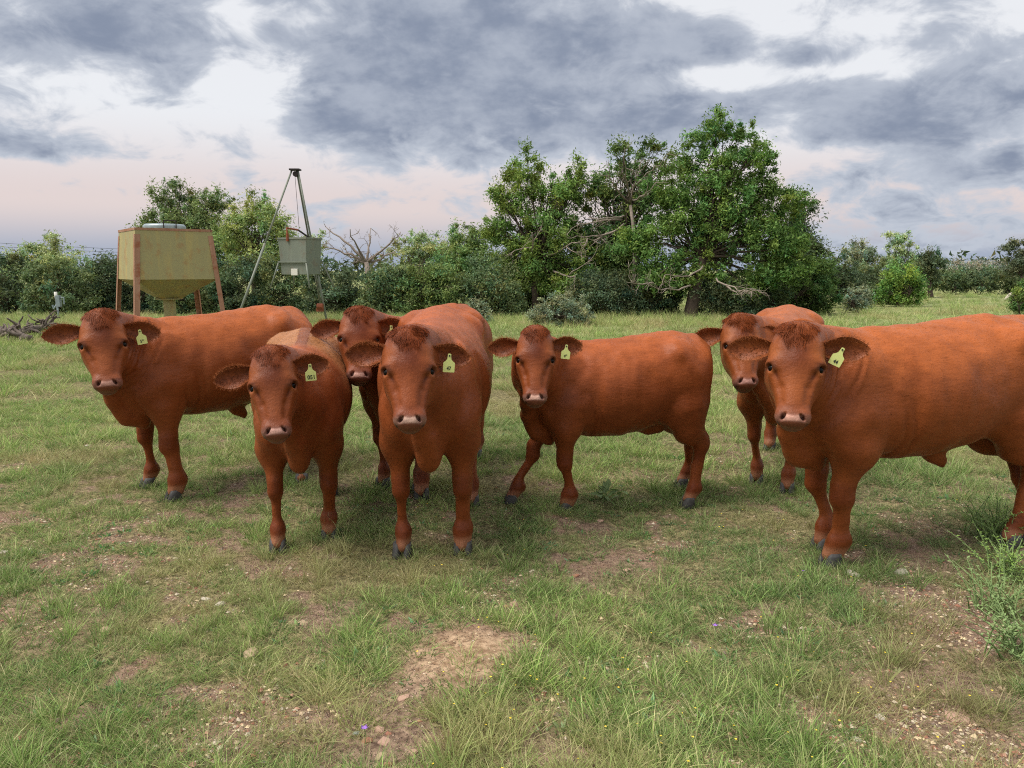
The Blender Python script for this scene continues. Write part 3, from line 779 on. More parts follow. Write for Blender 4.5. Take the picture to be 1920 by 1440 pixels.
# undergrowth below the grove and to the right
for i, (nm, x, t, lob, nl, c, s_, cr, lb) in enumerate([
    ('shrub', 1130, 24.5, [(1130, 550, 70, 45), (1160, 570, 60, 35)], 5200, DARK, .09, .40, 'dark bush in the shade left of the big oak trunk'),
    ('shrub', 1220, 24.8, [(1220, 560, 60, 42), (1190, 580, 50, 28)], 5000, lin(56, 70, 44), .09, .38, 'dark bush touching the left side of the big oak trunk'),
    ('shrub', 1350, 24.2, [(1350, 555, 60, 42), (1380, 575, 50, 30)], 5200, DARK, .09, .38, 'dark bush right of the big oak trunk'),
    ('shrub', 1430, 25, [(1430, 555, 50, 45), (1410, 575, 40, 30)], 4600, lin(60, 76, 46), .09, .38, 'bush under the right hand branches of the big oak'),
    ('shrub', 1500, 26, [(1500, 530, 62, 55), (1470, 560, 55, 38), (1540, 550, 40, 45)], 6200, lin(62, 84, 42), .10, .40, 'dense dark green bush behind the rump of the half hidden cow'),
    ('shrub', 1600, 30, [(1600, 540, 40, 40), (1580, 520, 40, 40)], 3400, DARK, .10, .40, 'dark shrub at the right end of the grove'),
    ('shrub', 1606, 27, [(1606, 562, 28, 24)], 1900, SAGE, .07, .26, 'small grey green shrub at the right end of the grove'),
    ('shrub', 1640, 33, [(1640, 520, 50, 30), (1650, 545, 50, 36)], 3400, BRUSH, .10, .40, 'bush below the two small pale trees on the right'),
    ('shrub', 1685, 31, [(1690, 530, 42, 40), (1670, 550, 42, 28), (1712, 550, 24, 26)], 4200, lin(84, 112, 52), .10, .40, 'bright green bush jutting into the field on the right')]):
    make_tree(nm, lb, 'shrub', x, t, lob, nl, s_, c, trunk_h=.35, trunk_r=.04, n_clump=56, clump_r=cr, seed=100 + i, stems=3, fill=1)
make_tree('mesquite_tree', 'thin grey green small tree, left of the two pale ones right of the grove', 'tree', 1615, 38, [(1610, 470, 32, 24), (1625, 490, 38, 26), (1595, 490, 22, 20)], 1800, .11, SAGE, trunk_h=.4, trunk_r=.08, n_clump=34, clump_r=.40, seed=120, limb_frac=1)
make_tree('mesquite_tree', 'pale airy small tree with a dark clump in its crown, right of the grove', 'tree', 1690, 38, [(1685, 450, 28, 20), (1705, 465, 22, 18), (1668, 480, 24, 24), (1692, 490, 30, 22)], 1700, .11, PALE, trunk_h=.4, trunk_r=.07, n_clump=34, clump_r=.38, seed=121, limb_frac=1)
make_tree('oak_tree', 'small round dark oak right of the pale small trees', 'tree', 1742, 40, [(1740, 490, 34, 22), (1752, 505, 28, 22), (1722, 505, 24, 22)], 2600, .12, DARK, trunk_h=.35, trunk_r=.12, n_clump=34, clump_r=.48, seed=122)
for i, (x, y, rx, ry, c, lb) in enumerate([
    (1775, 528, 45, 22, BRUSH, 'low hedge bush at the far edge of the field, leftmost'), (1830, 525, 45, 24, lin(74, 88, 58), 'grey green hedge bush in the middle of the far field edge'), (1885, 525, 50, 26, BRUSH, 'hedge bush at the far edge of the field, rightmost'),
    (1800, 508, 50, 18, lin(120, 122, 104), 'pale thin brush behind the far hedge, left one'), (1860, 506, 50, 16, lin(118, 120, 104), 'pale thin brush behind the far hedge, right one'), (1930, 520, 40, 36, DARK, 'dark bush cut by the right edge at the far side of the field')]):
    make_tree('shrub', lb, 'shrub', x, 50 + (8 if i in (3, 4) else 0) + i * .4, [(x, y, rx, ry)], 1800, .16, c, trunk_h=.3, trunk_r=.04, n_clump=26, clump_r=.55, seed=130 + i, stems=3, fill=1)
make_tree('oak_tree', 'dark tree cut by the right edge of the frame beyond the field', 'tree', 1910, 40, [(1905, 465, 26, 20), (1920, 490, 36, 26), (1900, 505, 24, 20)], 2600, .11, lin(70, 80, 58), trunk_h=.4, trunk_r=.10, n_clump=34, clump_r=.40, seed=140)
make_tree('shrub', 'near green bush cut by the right edge beside the pale boulder', 'shrub', 1912, 25, [(1912, 562, 22, 22), (1925, 550, 26, 28)], 2200, .07, lin(76, 100, 50), trunk_h=.3, trunk_r=.03, n_clump=28, clump_r=.26, seed=141, stems=3, fill=1)
# wood beyond, out of which single trees can no longer be told
cs = np.stack([rng.uniform(-120, 120, 700), rng.uniform(62, 80, 700), rng.uniform(.3, 2.6, 700)], 1)
LP, LF, LC = leaves(cs, np.full(700, 1.3), np.full(700, 22), .42, lin(74, 84, 62), seed=3)
tag(obj('distant_wood', mesh_np('distant_wood', LP, LF, [M_LEAF], False, LC)), 'low strip of distant brush along the horizon', 'wood', kind='stuff')

# ------------------------------------------------------------------ yellow hopper feeder
def streak_paint(name, base, rust, streak, amount=.5, rust_amt=.4, rough=.55):
    m, N, p = mat_new(name)
    t = N.n('ShaderNodeTexCoord').outputs['Object']
    mp = N.n('ShaderNodeMapping', ins={0: t, 3: (1, 1, .10)})
    s = N.noise(mp, 9, 5, .6); r = N.noise(t, 5, 6, .65); f = N.noise(t, 60, 3, .6)
    c = N.mix(N.m('MULTIPLY', N.ss(s.outputs[0], .45, .7), amount), base + (1,), streak + (1,))
    c = N.mix(N.m('MULTIPLY', N.ss(N.m('ADD', r.outputs[0], N.m('MULTIPLY', s.outputs[0], .35)), .68, .85), rust_amt), c, rust + (1,))
    c = N.mix(N.m('MULTIPLY', N.ss(f.outputs[0], .5, .7), .2), c, N.mix(1.0, c, (.6, .55, .5), 'MULTIPLY'))
    N.set(p.inputs['Base Color'], c); p.inputs['Roughness'].default_value = rough; p.inputs['Specular IOR Level'].default_value = .25
    bump(N, p, r.outputs[0], .15, .01)
    return m
M_YEL = streak_paint('faded_yellow_green_paint', lin(152, 146, 102), lin(150, 100, 60), lin(180, 162, 96), .6, .4)
M_RUST = streak_paint('rusty_steel', lin(156, 118, 94), lin(138, 78, 48), lin(178, 144, 120), .6, .8, .8)
M_GALV = plain('galvanised', lin(150, 164, 168), .45, .5, .35, var=.35, scale=8)
M_GREEN = streak_paint('green_paint', lin(120, 127, 115), lin(120, 84, 62), lin(134, 140, 128), .5, .25)
M_ORANGE = plain('orange_rust_bracket', lin(140, 76, 50), .6, .3, var=.4, scale=20)
M_BLACK = plain('black_steel', lin(44, 36, 34), .6, .3)
M_WHITE = plain('pale_plastic', lin(206, 204, 194), .5, .4)
HT = 12.0
hb = at(312, 480, HT); hb[2] = 0
hop = empty('hopper_feeder', tuple(hb), R(38)); tag(hop, 'faded yellow steel hopper feeder on rusty splayed legs behind the left steer', 'feeder')
zt, zb = 2.15, 1.40                # top and bottom of the bin
wt_, wb = .545, .60                  # half widths
mb = MB()
T4 = [(-wt_, -wt_), (wt_, -wt_), (wt_, wt_), (-wt_, wt_)]; B4 = [(-wb, -wb), (wb, -wb), (wb, wb), (-wb, wb)]
for i in range(4):
    a, b = B4[i], B4[(i + 1) % 4]; c, d = T4[i], T4[(i + 1) % 4]
    mb_ = MB(); mb_.hexa([V(*a, zb), V(*b, zb), V(*b, zb) * V(.99, .99, 1), V(*a, zb) * V(.99, .99, 1), V(*c, zt), V(*d, zt), V(*d, zt) * V(.99, .99, 1), V(*c, zt) * V(.99, .99, 1)])
    mb_.build('side_panel', M_YEL, hop)
mb = MB()                           # inverted pyramid
sp_ = .12; zs = 1.08
for i in range(4):
    a, b = B4[i], B4[(i + 1) % 4]; c, d = [(-sp_, -sp_), (sp_, -sp_), (sp_, sp_), (-sp_, sp_)][i], [(sp_, -sp_), (sp_, sp_), (-sp_, sp_), (-sp_, -sp_)][i]
    e = .985
    mb.hexa([V(*c, zs), V(*d, zs), V(*d, zs) * V(.9, .9, 1), V(*c, zs) * V(.9, .9, 1), V(a[0] * e, a[1] * e, zb + .004), V(b[0] * e, b[1] * e, zb + .004), V(b[0] * e * .98, b[1] * e * .98, zb + .004), V(a[0] * e * .98, a[1] * e * .98, zb + .004)])
mb.build('cone', M_YEL, hop)
def lathe(mb, prof, n=24, c=(0, 0)):
    a = np.arange(n) * 2 * math.pi / n
    P = np.concatenate([np.stack([c[0] + r * np.cos(a), c[1] + r * np.sin(a), np.full(n, z)], 1) for r, z in prof])
    q = [(i * n + j, i * n + (j + 1) % n, (i + 1) * n + (j + 1) % n, (i + 1) * n + j) for i in range(len(prof) - 1) for j in range(n)]
    mb.add(P, q)
mb = MB(); lathe(mb, [(.0, 1.10), (.20, 1.10), (.20, 1.085), (.09, 1.08), (.09, .60), (.16, .56), (.16, .50), (0, .50)]); mb.build('spout', M_YEL, hop, smooth=False)
mb = MB()                           # rim angle round the top
for i in range(4):
    c, d = np.array(T4[i]), np.array(T4[(i + 1) % 4]); u = (d - c) / np.linalg.norm(d - c); w = np.array([u[1], -u[0]])
    o1, o2 = c + w * .008 - u * .008, d + w * .008 - u * .004
    mb.hexa([V(*(o1), zt - .03), V(*(o2), zt - .03), V(*(o2 - w * .03), zt - .03), V(*(o1 - w * .03), zt - .03), V(*(o1), zt + .006), V(*(o2), zt + .006), V(*(o2 - w * .03), zt + .006), V(*(o1 - w * .03), zt + .006)])
mb.build('top_rim', M_RUST, hop)
mb = MB()                           # low pitched top plate
mb.add([V(-wt_ + .01, -wt_ + .01, zt - .004), V(wt_ - .01, -wt_ + .01, zt - .004), V(wt_ - .01, wt_ - .01, zt - .004), V(-wt_ + .01, wt_ - .01, zt - .004), V(0, 0, zt + .03)], [(0, 1, 4, 4), (1, 2, 4, 4), (2, 3, 4, 4), (3, 0, 4, 4)])
mb.build('top_plate', M_YEL, hop)
mb = MB(); lathe(mb, [(.305, zt + .005), (.31, zt + .05), (.305, zt + .07), (.28, zt + .09), (.0, zt + .10)], 32); lid = mb.build('lid', M_GALV, hop, smooth=True)
mb = MB(); hx = [V(-.09, -.315, zt + .02), V(-.09, -.315, zt + .135), V(.09, -.315, zt + .135), V(.09, -.315, zt + .02)]
for a, b in zip(hx[:-1], hx[1:]): mb.tube([a, b], .008, 6)
mb.build('lid_handle', M_BLACK, lid)
for i, (sx, sy) in enumerate(((-1, -1), (1, -1), (1, 1), (-1, 1))):     # angle-iron legs, splayed
    mb = MB()
    top = V(sx * (wt_ + .012), sy * (wt_ + .012), zt - .09); bot = V(sx * (wb + .13), sy * (wb + .13), -.03)
    th, wd = .006, .075
    for ax in (0, 1):
        o1 = V(-sx * wd, 0, 0) if ax == 0 else V(0, -sy * wd, 0); o2 = V(0, -sy * th, 0) if ax == 0 else V(-sx * th, 0, 0)
        q0 = V(0, 0, 0) if ax == 0 else V(0, 0, 0)
        mb.hexa([bot, bot + o1, bot + o1 + o2, bot + o2, top, top + o1, top + o1 + o2, top + o2])
    mb.build('leg', M_RUST, hop)

# ------------------------------------------------------------------ tripod feeder
TT = 21.0
tb = at(556, 560, TT); tb[2] = 0
tri_f = empty('tripod_feeder', tuple(tb)); tag(tri_f, 'tall green tripod with a hanging box feeder behind the herd', 'feeder')
TL = lambda px, py, t=TT: at(px, py, t) - tb
apex = TL(553, 318)
feet_px = [(440, 640, TT - .2), (617, 600, 23.2), (560, 600, TT + 3.2)]
fl_ = V(*(gp(447, 610) - tb[:2]), 0); fr_ = V(*(gp(616, 606) - tb[:2]), 0)
fl_ = TL(447, 610, 20.0); fl_[2] = 0; fr_ = TL(617, 606, 20.6); fr_[2] = 0; fb_ = V((608 - 960) / FPX * 24.6 - tb[0], 3.4, -.02)
fl_ = V((447 - 960) / FPX * 20.6 - tb[0], -.9, -.02); fr_ = V((617.5 - 960) / FPX * 21.6 - tb[0], .3, -.02)
for f, off in ((fl_, V(-.08, 0, 0)), (fr_, V(.08, 0, 0)), (fb_, V(.02, .08, 0))):
    mb = MB(); mid_ = apex + off + (f - apex - off) * .5
    mb.tube([apex + off, mid_], .025, 10); mb.tube([mid_ - (f - apex - off) * .03, f], .031, 10)
    mb.build('leg', M_GREEN, tri_f, smooth=True)
mb = MB(); mb.box(apex + V(-.14, -.10, -.02), apex + V(.14, .14, .02)); mb.build('top_plate', M_BLACK, tri_f)
mb = MB(); mb.tube([apex + V(.02, -.06, -.12), apex + V(.02, .02, -.12)], .075, 12); mb.build('pulley', M_BLACK, tri_f)
hook = TL(561, 430); mb = MB(); mb.tube([apex + V(0, -.02, -.18), hook], .006, 5); mb.tube([apex + V(.07, -.02, -.18), fr_ + (apex - fr_) * .16 + V(-.06, -.05, 0)], .006, 5); mb.build('cable', M_BLACK, tri_f)
# box
bt, bl_ = TL(562, 448), TL(562, 515)
cx, cy = bt[0], bt[1]; hw = .46; rzb = R(-22)
M2 = np.array([[math.cos(rzb), math.sin(rzb), 0], [-math.sin(rzb), math.cos(rzb), 0], [0, 0, 1]])
mb = MB(); ht_ = bt[2]; hl_ = bl_[2]
mb.hexa([V(x, y, z) @ M2 + V(cx, cy, 0) for z, w in ((hl_, hw * .90), (ht_, hw)) for x, y in ((-w, -w * .75), (w, -w * .75), (w, w * .75), (-w, w * .75))])
box = mb.build('feed_box', M_GREEN, tri_f, bevel=.012)
mb = MB(); zr = TL(562, 491)[2]
for s in (-1, 1):
    mb.hexa([V(x, y, z) @ M2 + V(cx, cy, 0) for z in (zr - .02, zr + .02) for x, y in ((-hw * 1.03, s * hw * .77 - .02), (hw * 1.03, s * hw * .77 - .02), (hw * 1.03, s * hw * .77 + .02), (-hw * 1.03, s * hw * .77 + .02))])
mb.build('frame_bar', M_GREEN, box)
mb = MB(); mb.hexa([V(x, y, z) @ M2 + V(cx, cy, 0) for z in (ht_ - .015, ht_ + .03) for x, y in ((-hw * 1.03, -hw * .79), (hw * 1.03, -hw * .79), (hw * 1.03, hw * .79), (-hw * 1.03, hw * .79))]); mb.build('box_lid', M_GREEN, box)
mb = MB(); mb.hexa([V(x, y, z) @ M2 + V(cx, cy, 0) for z in (hl_ - .02, hl_ + .16) for x, y in ((-.06, -hw * .78), (.15, -hw * .78), (.15, -hw * .68), (-.06, -hw * .68))]); mb.build('solar_panel', M_WHITE, box, bevel=.01)
for x, y, dx_, dy_ in ((-hw, -hw * .75, -.22, -.12), (hw * .95, -hw * .75, .17, -.12), (hw, hw * .75, .28, .12), (-hw, hw * .75, -.2, .15)):
    mb = MB(); mb.tube([V(x, y, zr) @ M2 + V(cx, cy, 0), V(x + dx_, y + dy_, hl_ - .36) @ M2 + V(cx, cy, 0)], .022, 8); mb.build('box_leg', M_GREEN, box, smooth=True)
mb = MB(); p0 = V(-.12, -hw * .8, ht_ - .07) @ M2 + V(cx, cy, 0); p1 = p0 + V(-.01, 0, .33); p2 = hook + V(-.02, -.05, -.02); p3 = p2 + V(.25, .2, -.20)
mb.tube([p0, p0 + V(0, 0, .20)], .038, 8); mb.build('hanger', M_ORANGE, box)
mb = MB(); mb.tube([p0 + V(0, 0, .20), p1 + V(0, 0, .02), p2], .026, 8); mb.build('hanger_arm', M_ORANGE, box); mb = MB(); mb.tube([p2, p3], .026, 8); mb.tube([p3, V(p3[0], p3[1], ht_)], .03, 8); mb.build('hanger_rod', M_BLACK, box)
mb = MB(); w0 = fr_ + (apex - fr_) * .13 + V(-.08, -.1, 0); mb.tube([w0 + V(-.07, 0, 0), w0 + V(.09, 0, 0)], .085, 10); mb.box(w0 + V(-.1, -.03, -.14), w0 + V(.1, .03, -.05)); mb.build('winch', M_ORANGE, tri_f)

# ------------------------------------------------------------------ small things on the left
p = at(110, 596, 23.0); p[2] = 0
post = empty('water_standpipe', tuple(p)); tag(post, 'slim grey standpipe with a white top at the far left', 'post')
h1 = at(108, 547, 23)[2]; h2 = at(108, 563, 23)[2]
mb = MB(); mb.tube([V(0, 0, -.1), V(-.01, 0, h2)], .03, 8); mb.build('pipe', M_GALV, post, smooth=True)
mb = MB(); mb.tube([V(-.01, 0, h2 - .02), V(-.03, 0, h1)], .045, 8); mb.build('sleeve', M_WHITE, post, smooth=True)
mb = MB(); mb.box((-.02, -.06, .45), (.10, .06, .78)); mb.tube([V(-.02, 0, h2 - .12), V(-.12, 0, h2 - .25), V(-.15, 0, .50)], .03, 6); mb.tube([V(.1, 0, .72), V(.2, 0, .72), V(.2, 0, .52)], .02, 6); mb.build('valve', M_GALV, post)
g = np.random.default_rng(12)
M_LOG = plain('weathered_log', lin(116, 106, 98), .95, .1, var=.85, scale=6)
for i, (x0, y0, x1, y1, r_, lb) in enumerate([(-40, 628, 62, 646, .13, 'thick weathered log lying at the left edge of the pasture'), (35, 636, 112, 622, .10, 'broken dark branch lying in the grass under the ear of the left steer')]):
    a, b = gp(x0, y0), gp(x1, y1); mb = MB(); o = V(*a, 0)
    a3, b3 = V(0, 0, .10), V(*(b - a), .14)
    pth = bezp(a3, (a3 + b3) / 2 + V(0, 0, .10), b3, 9) + g.normal(0, .05, (9, 3)) * V(1, 1, .5)
    mb.tube(pth, np.linspace(r_, r_ * .45, 9) * g.uniform(.8, 1.2, 9), 8)
    lg = empty('dead_branch', tuple(o)); tag(lg, lb, 'log')
    mb.build('stem', M_LOG, lg, smooth=True)
    mb = MB()
    for k_ in range(16): grow(mb, pth[g.integers(1, 9)] + V(0, 0, .0), unit(V(g.normal(0, 1), g.normal(0, .7), abs(g.normal(.05, .2)))), g.uniform(.2, .5), r_ * .4, 1, g)
    mb.build('twig', M_LOG, lg, smooth=True)
mb = MB()
for i, (ya, yb) in enumerate([(452, 470), (459, 476)]):
    c_ = MB(); a, b = at(-60, ya, 85), at(330, yb, 100); c_.tube(bezp(a, (a + b) / 2 + V(0, 0, -.25), b, 16), .018, 5)
    tag(c_.build('power_line', M_BLACK, None), ['upper overhead wire crossing the sky at the far left', 'lower overhead wire crossing the sky at the far left'][i], 'cable')

# ------------------------------------------------------------------ stones
def rock_mesh(name, mat, seed, sx=1, sy=1, sz=.6, sub=2):
    import bmesh
    g = np.random.default_rng(seed); bm = bmesh.new(); bmesh.ops.create_icosphere(bm, subdivisions=sub, radius=.5)
    P = np.array([v.co[:] for v in bm.verts]); n = fbm3(P * 2.6 + seed * 7.7, seed, 2)
    pl_ = g.normal(size=(7, 3)); pl_ /= np.linalg.norm(pl_, axis=1, keepdims=True)
    for q in pl_:
        d = P @ q; h_ = g.uniform(.27, .42); P = P - np.outer(np.maximum(d - h_, 0) * .9, q)
    P = P * (.8 + .4 * n)[:, None] * np.array([sx, sy, sz])
    for v, c in zip(bm.verts, P): v.co = c
    me = bpy.data.meshes.new(name); bm.to_mesh(me); bm.free(); me.materials.append(mat)
    return me
def stone_mat(name, c): return plain(name, c, .85, .2, var=.45, scale=40)
M_ST = [stone_mat('pink_stone', lin(182, 150, 130)), stone_mat('pale_stone', lin(196, 186, 170)), stone_mat('red_stone', lin(164, 116, 96)), stone_mat('grey_green_stone', lin(140, 146, 138)), stone_mat('tan_stone', lin(178, 156, 128))]
def stone(px, py, w, mi, lb, seed, flat=.6, name='stone'):
    c = gp(px, py); t_ = np.linalg.norm(np.array([c[0], c[1], CAM_H])); s = w / FPX * t_
    o = obj(name, rock_mesh(name, M_ST[mi], seed, 1, .8, flat)); o.scale = (s, s, s); o.rotation_euler = (0, 0, seed * 1.3)
    o.location = (c[0], c[1], float(gz(c[:1], c[1:])[0]) + s * flat * (.12 if name == 'boulder' else -.04)); tag(o, lb, 'stone', 'loose stones in the pasture'); return o
for i, (px, py, w, mi, lb) in enumerate([
    (669, 1373, 17, 3, 'grey green pebble beside the purple flower at the bottom'), (711, 1367, 28, 0, 'largest pinkish pebble of the heap at the bottom, upper middle'), (689, 1386, 22, 2, 'reddish pebble directly right of the bottom purple flower'), (719, 1388, 28, 0, 'salmon pebble below the largest one of the heap at the bottom'),
    (728, 1373, 14, 2, 'small red pebble right of the heap at the bottom'), (716, 1415, 24, 4, 'tan pebble low in the heap at the bottom'), (775, 1410, 22, 0, 'pink pebble apart to the right of the bottom heap'), (728, 1432, 18, 2, 'red pebble on the bottom edge of the frame'), (708, 1434, 18, 4, 'tan pebble on the bottom edge of the frame'),
    (744, 1440, 20, 0, 'pink pebble cut by the bottom edge'), (757, 1312, 24, 0, 'pink stone on its own above the bottom heap'), (835, 1330, 20, 4, 'tan stone right below the bare dirt mound'), (568, 1168, 22, 4, 'orange tan stone in the grass left of the middle'), (470, 1228, 40, 4, 'broad flat tan stone half sunk in the grass'),
    (386, 1122, 20, 1, 'pale chip in the grass below the calf tagged 051'), (412, 1132, 22, 1, 'pale stone right of a similar chip below the calf tagged 051'), (198, 1180, 24, 4, 'slanted tan stone on the left'), (72, 1176, 18, 0, 'small pink stone left of the slanted tan one'), (16, 1144, 18, 0, 'small pink stone near the left edge'),
    (200, 818, 14, 1, 'small white stone in the grass below the head of the left steer'), (165, 835, 12, 1, 'tiny white stone left of the legs of the left steer'), (5, 1035, 18, 1, 'white stone cut by the left edge'), (1690, 1072, 30, 1, 'broad pale stone in the track below the large steer'), (1600, 1075, 30, 1, 'pale flat stone beside the front hoof of the large steer'),
    (1125, 975, 16, 0, 'pinkish stone in front of the heifer hooves'), (965, 1138, 26, 0, 'flat pinkish stone in the middle of the foreground'), (1175, 1068, 20, 0, 'pink stone on the gravel patch'), (1080, 1083, 18, 2, 'reddish stone left of the gravel patch'), (1795, 1345, 40, 0, 'large pinkish stone in the track at lower right'), (1772, 1300, 24, 4, 'tan stone in the track, above the large pinkish one'),
    (1648, 1340, 22, 1, 'pale pebble left of the track at lower right'), (1605, 1385, 20, 1, 'small pale pebble low at the right'), (1700, 1425, 24, 0, 'pink pebble near the bottom edge on the right'), (1575, 1300, 20, 4, 'tan pebble in the grass left of the track'), (1530, 1305, 14, 1, 'whitish chip in the grass left of the track'), (1880, 1290, 18, 4, 'tan pebble at the right edge of the frame')]):
    stone(px, py, w, mi, lb, 300 + i, .42)
stone(1893, 566, 19, 1, 'white boulder at the far right beside the green bush', 400, 1.05, 'boulder')
# gravel: too many to count
g = np.random.default_rng(90); n = 60000
y = 1.9 * (6.5 / 1.9) ** g.random(n); x = g.uniform(-1, 1, n) * (y * .72 + .3)
bv = bare(x, y) * (np.hypot(x - MOUND[0], y - MOUND[1]) > .28); kp = g.random(n) < (.06 + bv ** 1.2) * sstep(fbm2(x, y, 2.2, 151, 2), .38, .62) * 1.4
x, y = x[kp], y[kp]; n = len(x); s = np.clip(g.lognormal(-5.05, .42, n), .003, .016) 
oct_ = np.array([(1, 0, 0), (-1, 0, 0), (0, 1, 0), (0, -1, 0), (0, 0, 1), (0, 0, -1)], float); of = np.array([(0, 2, 4), (2, 1, 4), (1, 3, 4), (3, 0, 4), (2, 0, 5), (1, 2, 5), (3, 1, 5), (0, 3, 5)])
P = oct_[None] * g.uniform(.6, 1.2, (n, 6, 1)) * np.array([1, .8, .6]); a = g.uniform(0, 6.28, n); ca, sa = np.cos(a)[:, None], np.sin(a)[:, None]
P = np.stack([P[..., 0] * ca - P[..., 1] * sa, P[..., 0] * sa + P[..., 1] * ca, P[..., 2]], -1) * s[:, None, None] + np.stack([x, y, gz(x, y) + s * .15], 1)[:, None]
pal = np.array([lin(172, 134, 112), lin(196, 182, 160), lin(150, 104, 84), lin(176, 156, 130), lin(206, 186, 150), lin(128, 112, 98)])
gc = pal[g.integers(0, len(pal), n)] * g.uniform(.75, 1.15, (n, 1))
mgv, N, pb = mat_new('gravel'); a_ = N.n('ShaderNodeVertexColor', layer_name='Col'); N.set(pb.inputs['Base Color'], a_.outputs[0]); pb.inputs['Roughness'].default_value = .9
tag(obj('gravel', mesh_np('gravel', P.reshape(-1, 3), (of[None] + np.arange(n)[:, None, None] * 6).reshape(-1, 3), [mgv], False, np.repeat(gc, 6, 0))), 'pinkish gravel strewn over the bare patches', 'gravel', kind='stuff')

# ------------------------------------------------------------------ flowers and weeds
M_PURPLE = plain('purple_petal', lin(150, 108, 190), .6, .2); M_YELF = plain('yellow_petal', lin(226, 200, 70), .6, .2)
M_WEED = plain('weed_leaf', lin(128, 152, 96), .6, .2, var=.4, scale=12)
for i, (px, py, lb) in enumerate([(1340, 1190, 'purple wildflower in the grass right of the middle'), (684, 1392, 'purple wildflower among the pebbles at the bottom'), (1505, 1090, 'tiny purple wildflower beside the front hoof of the large steer')]):
    c = gp(px, py); f = empty('wildflower', (c[0], c[1], float(gz(c[:1], c[1:])[0]))); tag(f, lb, 'flower', 'purple wildflowers')
    mb = MB(); mb.tube([V(0, 0, -.01), V(.004, .002, .03), V(.0, 0, .055)], .0013, 5); mb.build('stalk', M_WEED, f)
    r_ = .013 if i < 2 else .008
    for k_ in range(5):
        a = k_ * 1.2566; u = V(math.cos(a), math.sin(a), .5); w = V(-math.sin(a), math.cos(a), 0); c0 = V(0, 0, .055); mb = MB()
        mb.add([c0, c0 + u * r_ * .6 + w * r_ * .4, c0 + u * r_ * 1.15, c0 + u * r_ * .6 - w * r_ * .4, c0 + u * r_ * .6 + V(0, 0, -.001)], [(0, 1, 2, 3), (3, 2, 1, 4)]); mb.build('petal', M_PURPLE, f)
g = np.random.default_rng(91); n = 220; y = 1.9 * (6 / 1.9) ** g.random(n); x = g.uniform(-.2, 1, n) * (y * .7); kp = fbm2(x, y, 1.2, 161, 2) > .45; x, y = x[kp], y[kp]; n = len(x)
c0 = np.stack([x, y, gz(x, y) + g.uniform(.015, .05, n)], 1); a = g.uniform(0, 6.28, (n, 1)) + np.arange(5)[None] * 1.2566; r_ = g.uniform(.003, .0055, (n, 1))
P = np.stack([np.cos(a) * r_, np.sin(a) * r_, np.full(a.shape, .002)], -1) + c0[:, None]
P = np.concatenate([c0[:, None], P], 1); F_ = np.array([(0, k_ + 1, (k_ + 1) % 5 + 1) for k_ in range(5)])
tag(obj('tiny_flowers', mesh_np('tiny_flowers', P.reshape(-1, 3), (F_[None] + np.arange(n)[:, None, None] * 6).reshape(-1, 3), [M_YELF], False)), 'scattered specks of tiny yellow flowers in the grass', 'flowers', kind='stuff')
def leafy_plant(name, lb, px, py, n_stem, h, leaf, spread, col_mat, seed, per=7):
    g = np.random.default_rng(seed); c = gp(px, py); f = empty(name, (c[0], c[1], float(gz(c[:1], c[1:])[0]))); tag(f, lb, 'plant')
    st = MB(); lf = MB()
    for s in range(n_stem):
        a = g.uniform(0, 6.28); d = V(math.cos(a), math.sin(a), 0) * spread * g.uniform(.2, 1); o_ = V(g.normal(0, spread * .25), g.normal(0, spread * .25), -.01); hh = h * g.uniform(.6, 1.1)
        pth = bezp(o_, o_ + d * .3 + V(0, 0, hh * .6), o_ + d + V(0, 0, hh), 7); st.tube(pth, np.linspace(.004, .0015, 7), 5)
        for k_ in range(per):
            t_ = g.uniform(.15, 1); p_ = pth[min(6, int(t_ * 6))] + (pth[min(6, int(t_ * 6) + 1)] - pth[min(6, int(t_ * 6))]) * g.random(); aa = g.uniform(0, 6.28)
            u = unit(V(math.cos(aa), math.sin(aa), g.uniform(.0, .9))); w = unit(np.cross(u, V(0, 0, 1) + g.normal(0, .3, 3))); L_ = leaf * g.uniform(.6, 1.3); W_ = L_ * .2
            lf.add([p_, p_ + u * L_ * .45 + w * W_, p_ + u * L_ + V(0, 0, -L_ * .15), p_ + u * L_ * .45 - w * W_], [(0, 1, 2, 3)])
    st.build('stem', M_WEED, f); lf.build('leaves', col_mat, f)['kind'] = 'stuff'; return f
M_WEED2 = plain('yellow_green_weed', lin(140, 172, 86), .6, .2, var=.35, scale=10)
leafy_plant('weed_plant', 'small leafy weed before the heifer tagged 49', 1150, 945, 4, .16, .10, .14, M_WEED, 1, 6)
for i, (px, py, lb) in enumerate([(1860, 1010, 'feathery yellow green weed by the right edge, hindmost'), (1895, 1080, 'feathery weed at the right edge between two others'), (1870, 1150, 'feathery green weed clump, second nearest at the right edge'), (1910, 1230, 'feathery green weed at the right edge, nearest')]):
    leafy_plant('weed_clump', lb, px, py, 44, .22 - .015 * i, .020, .22, M_WEED2 if i < 2 else M_WEED, 10 + i, 18)

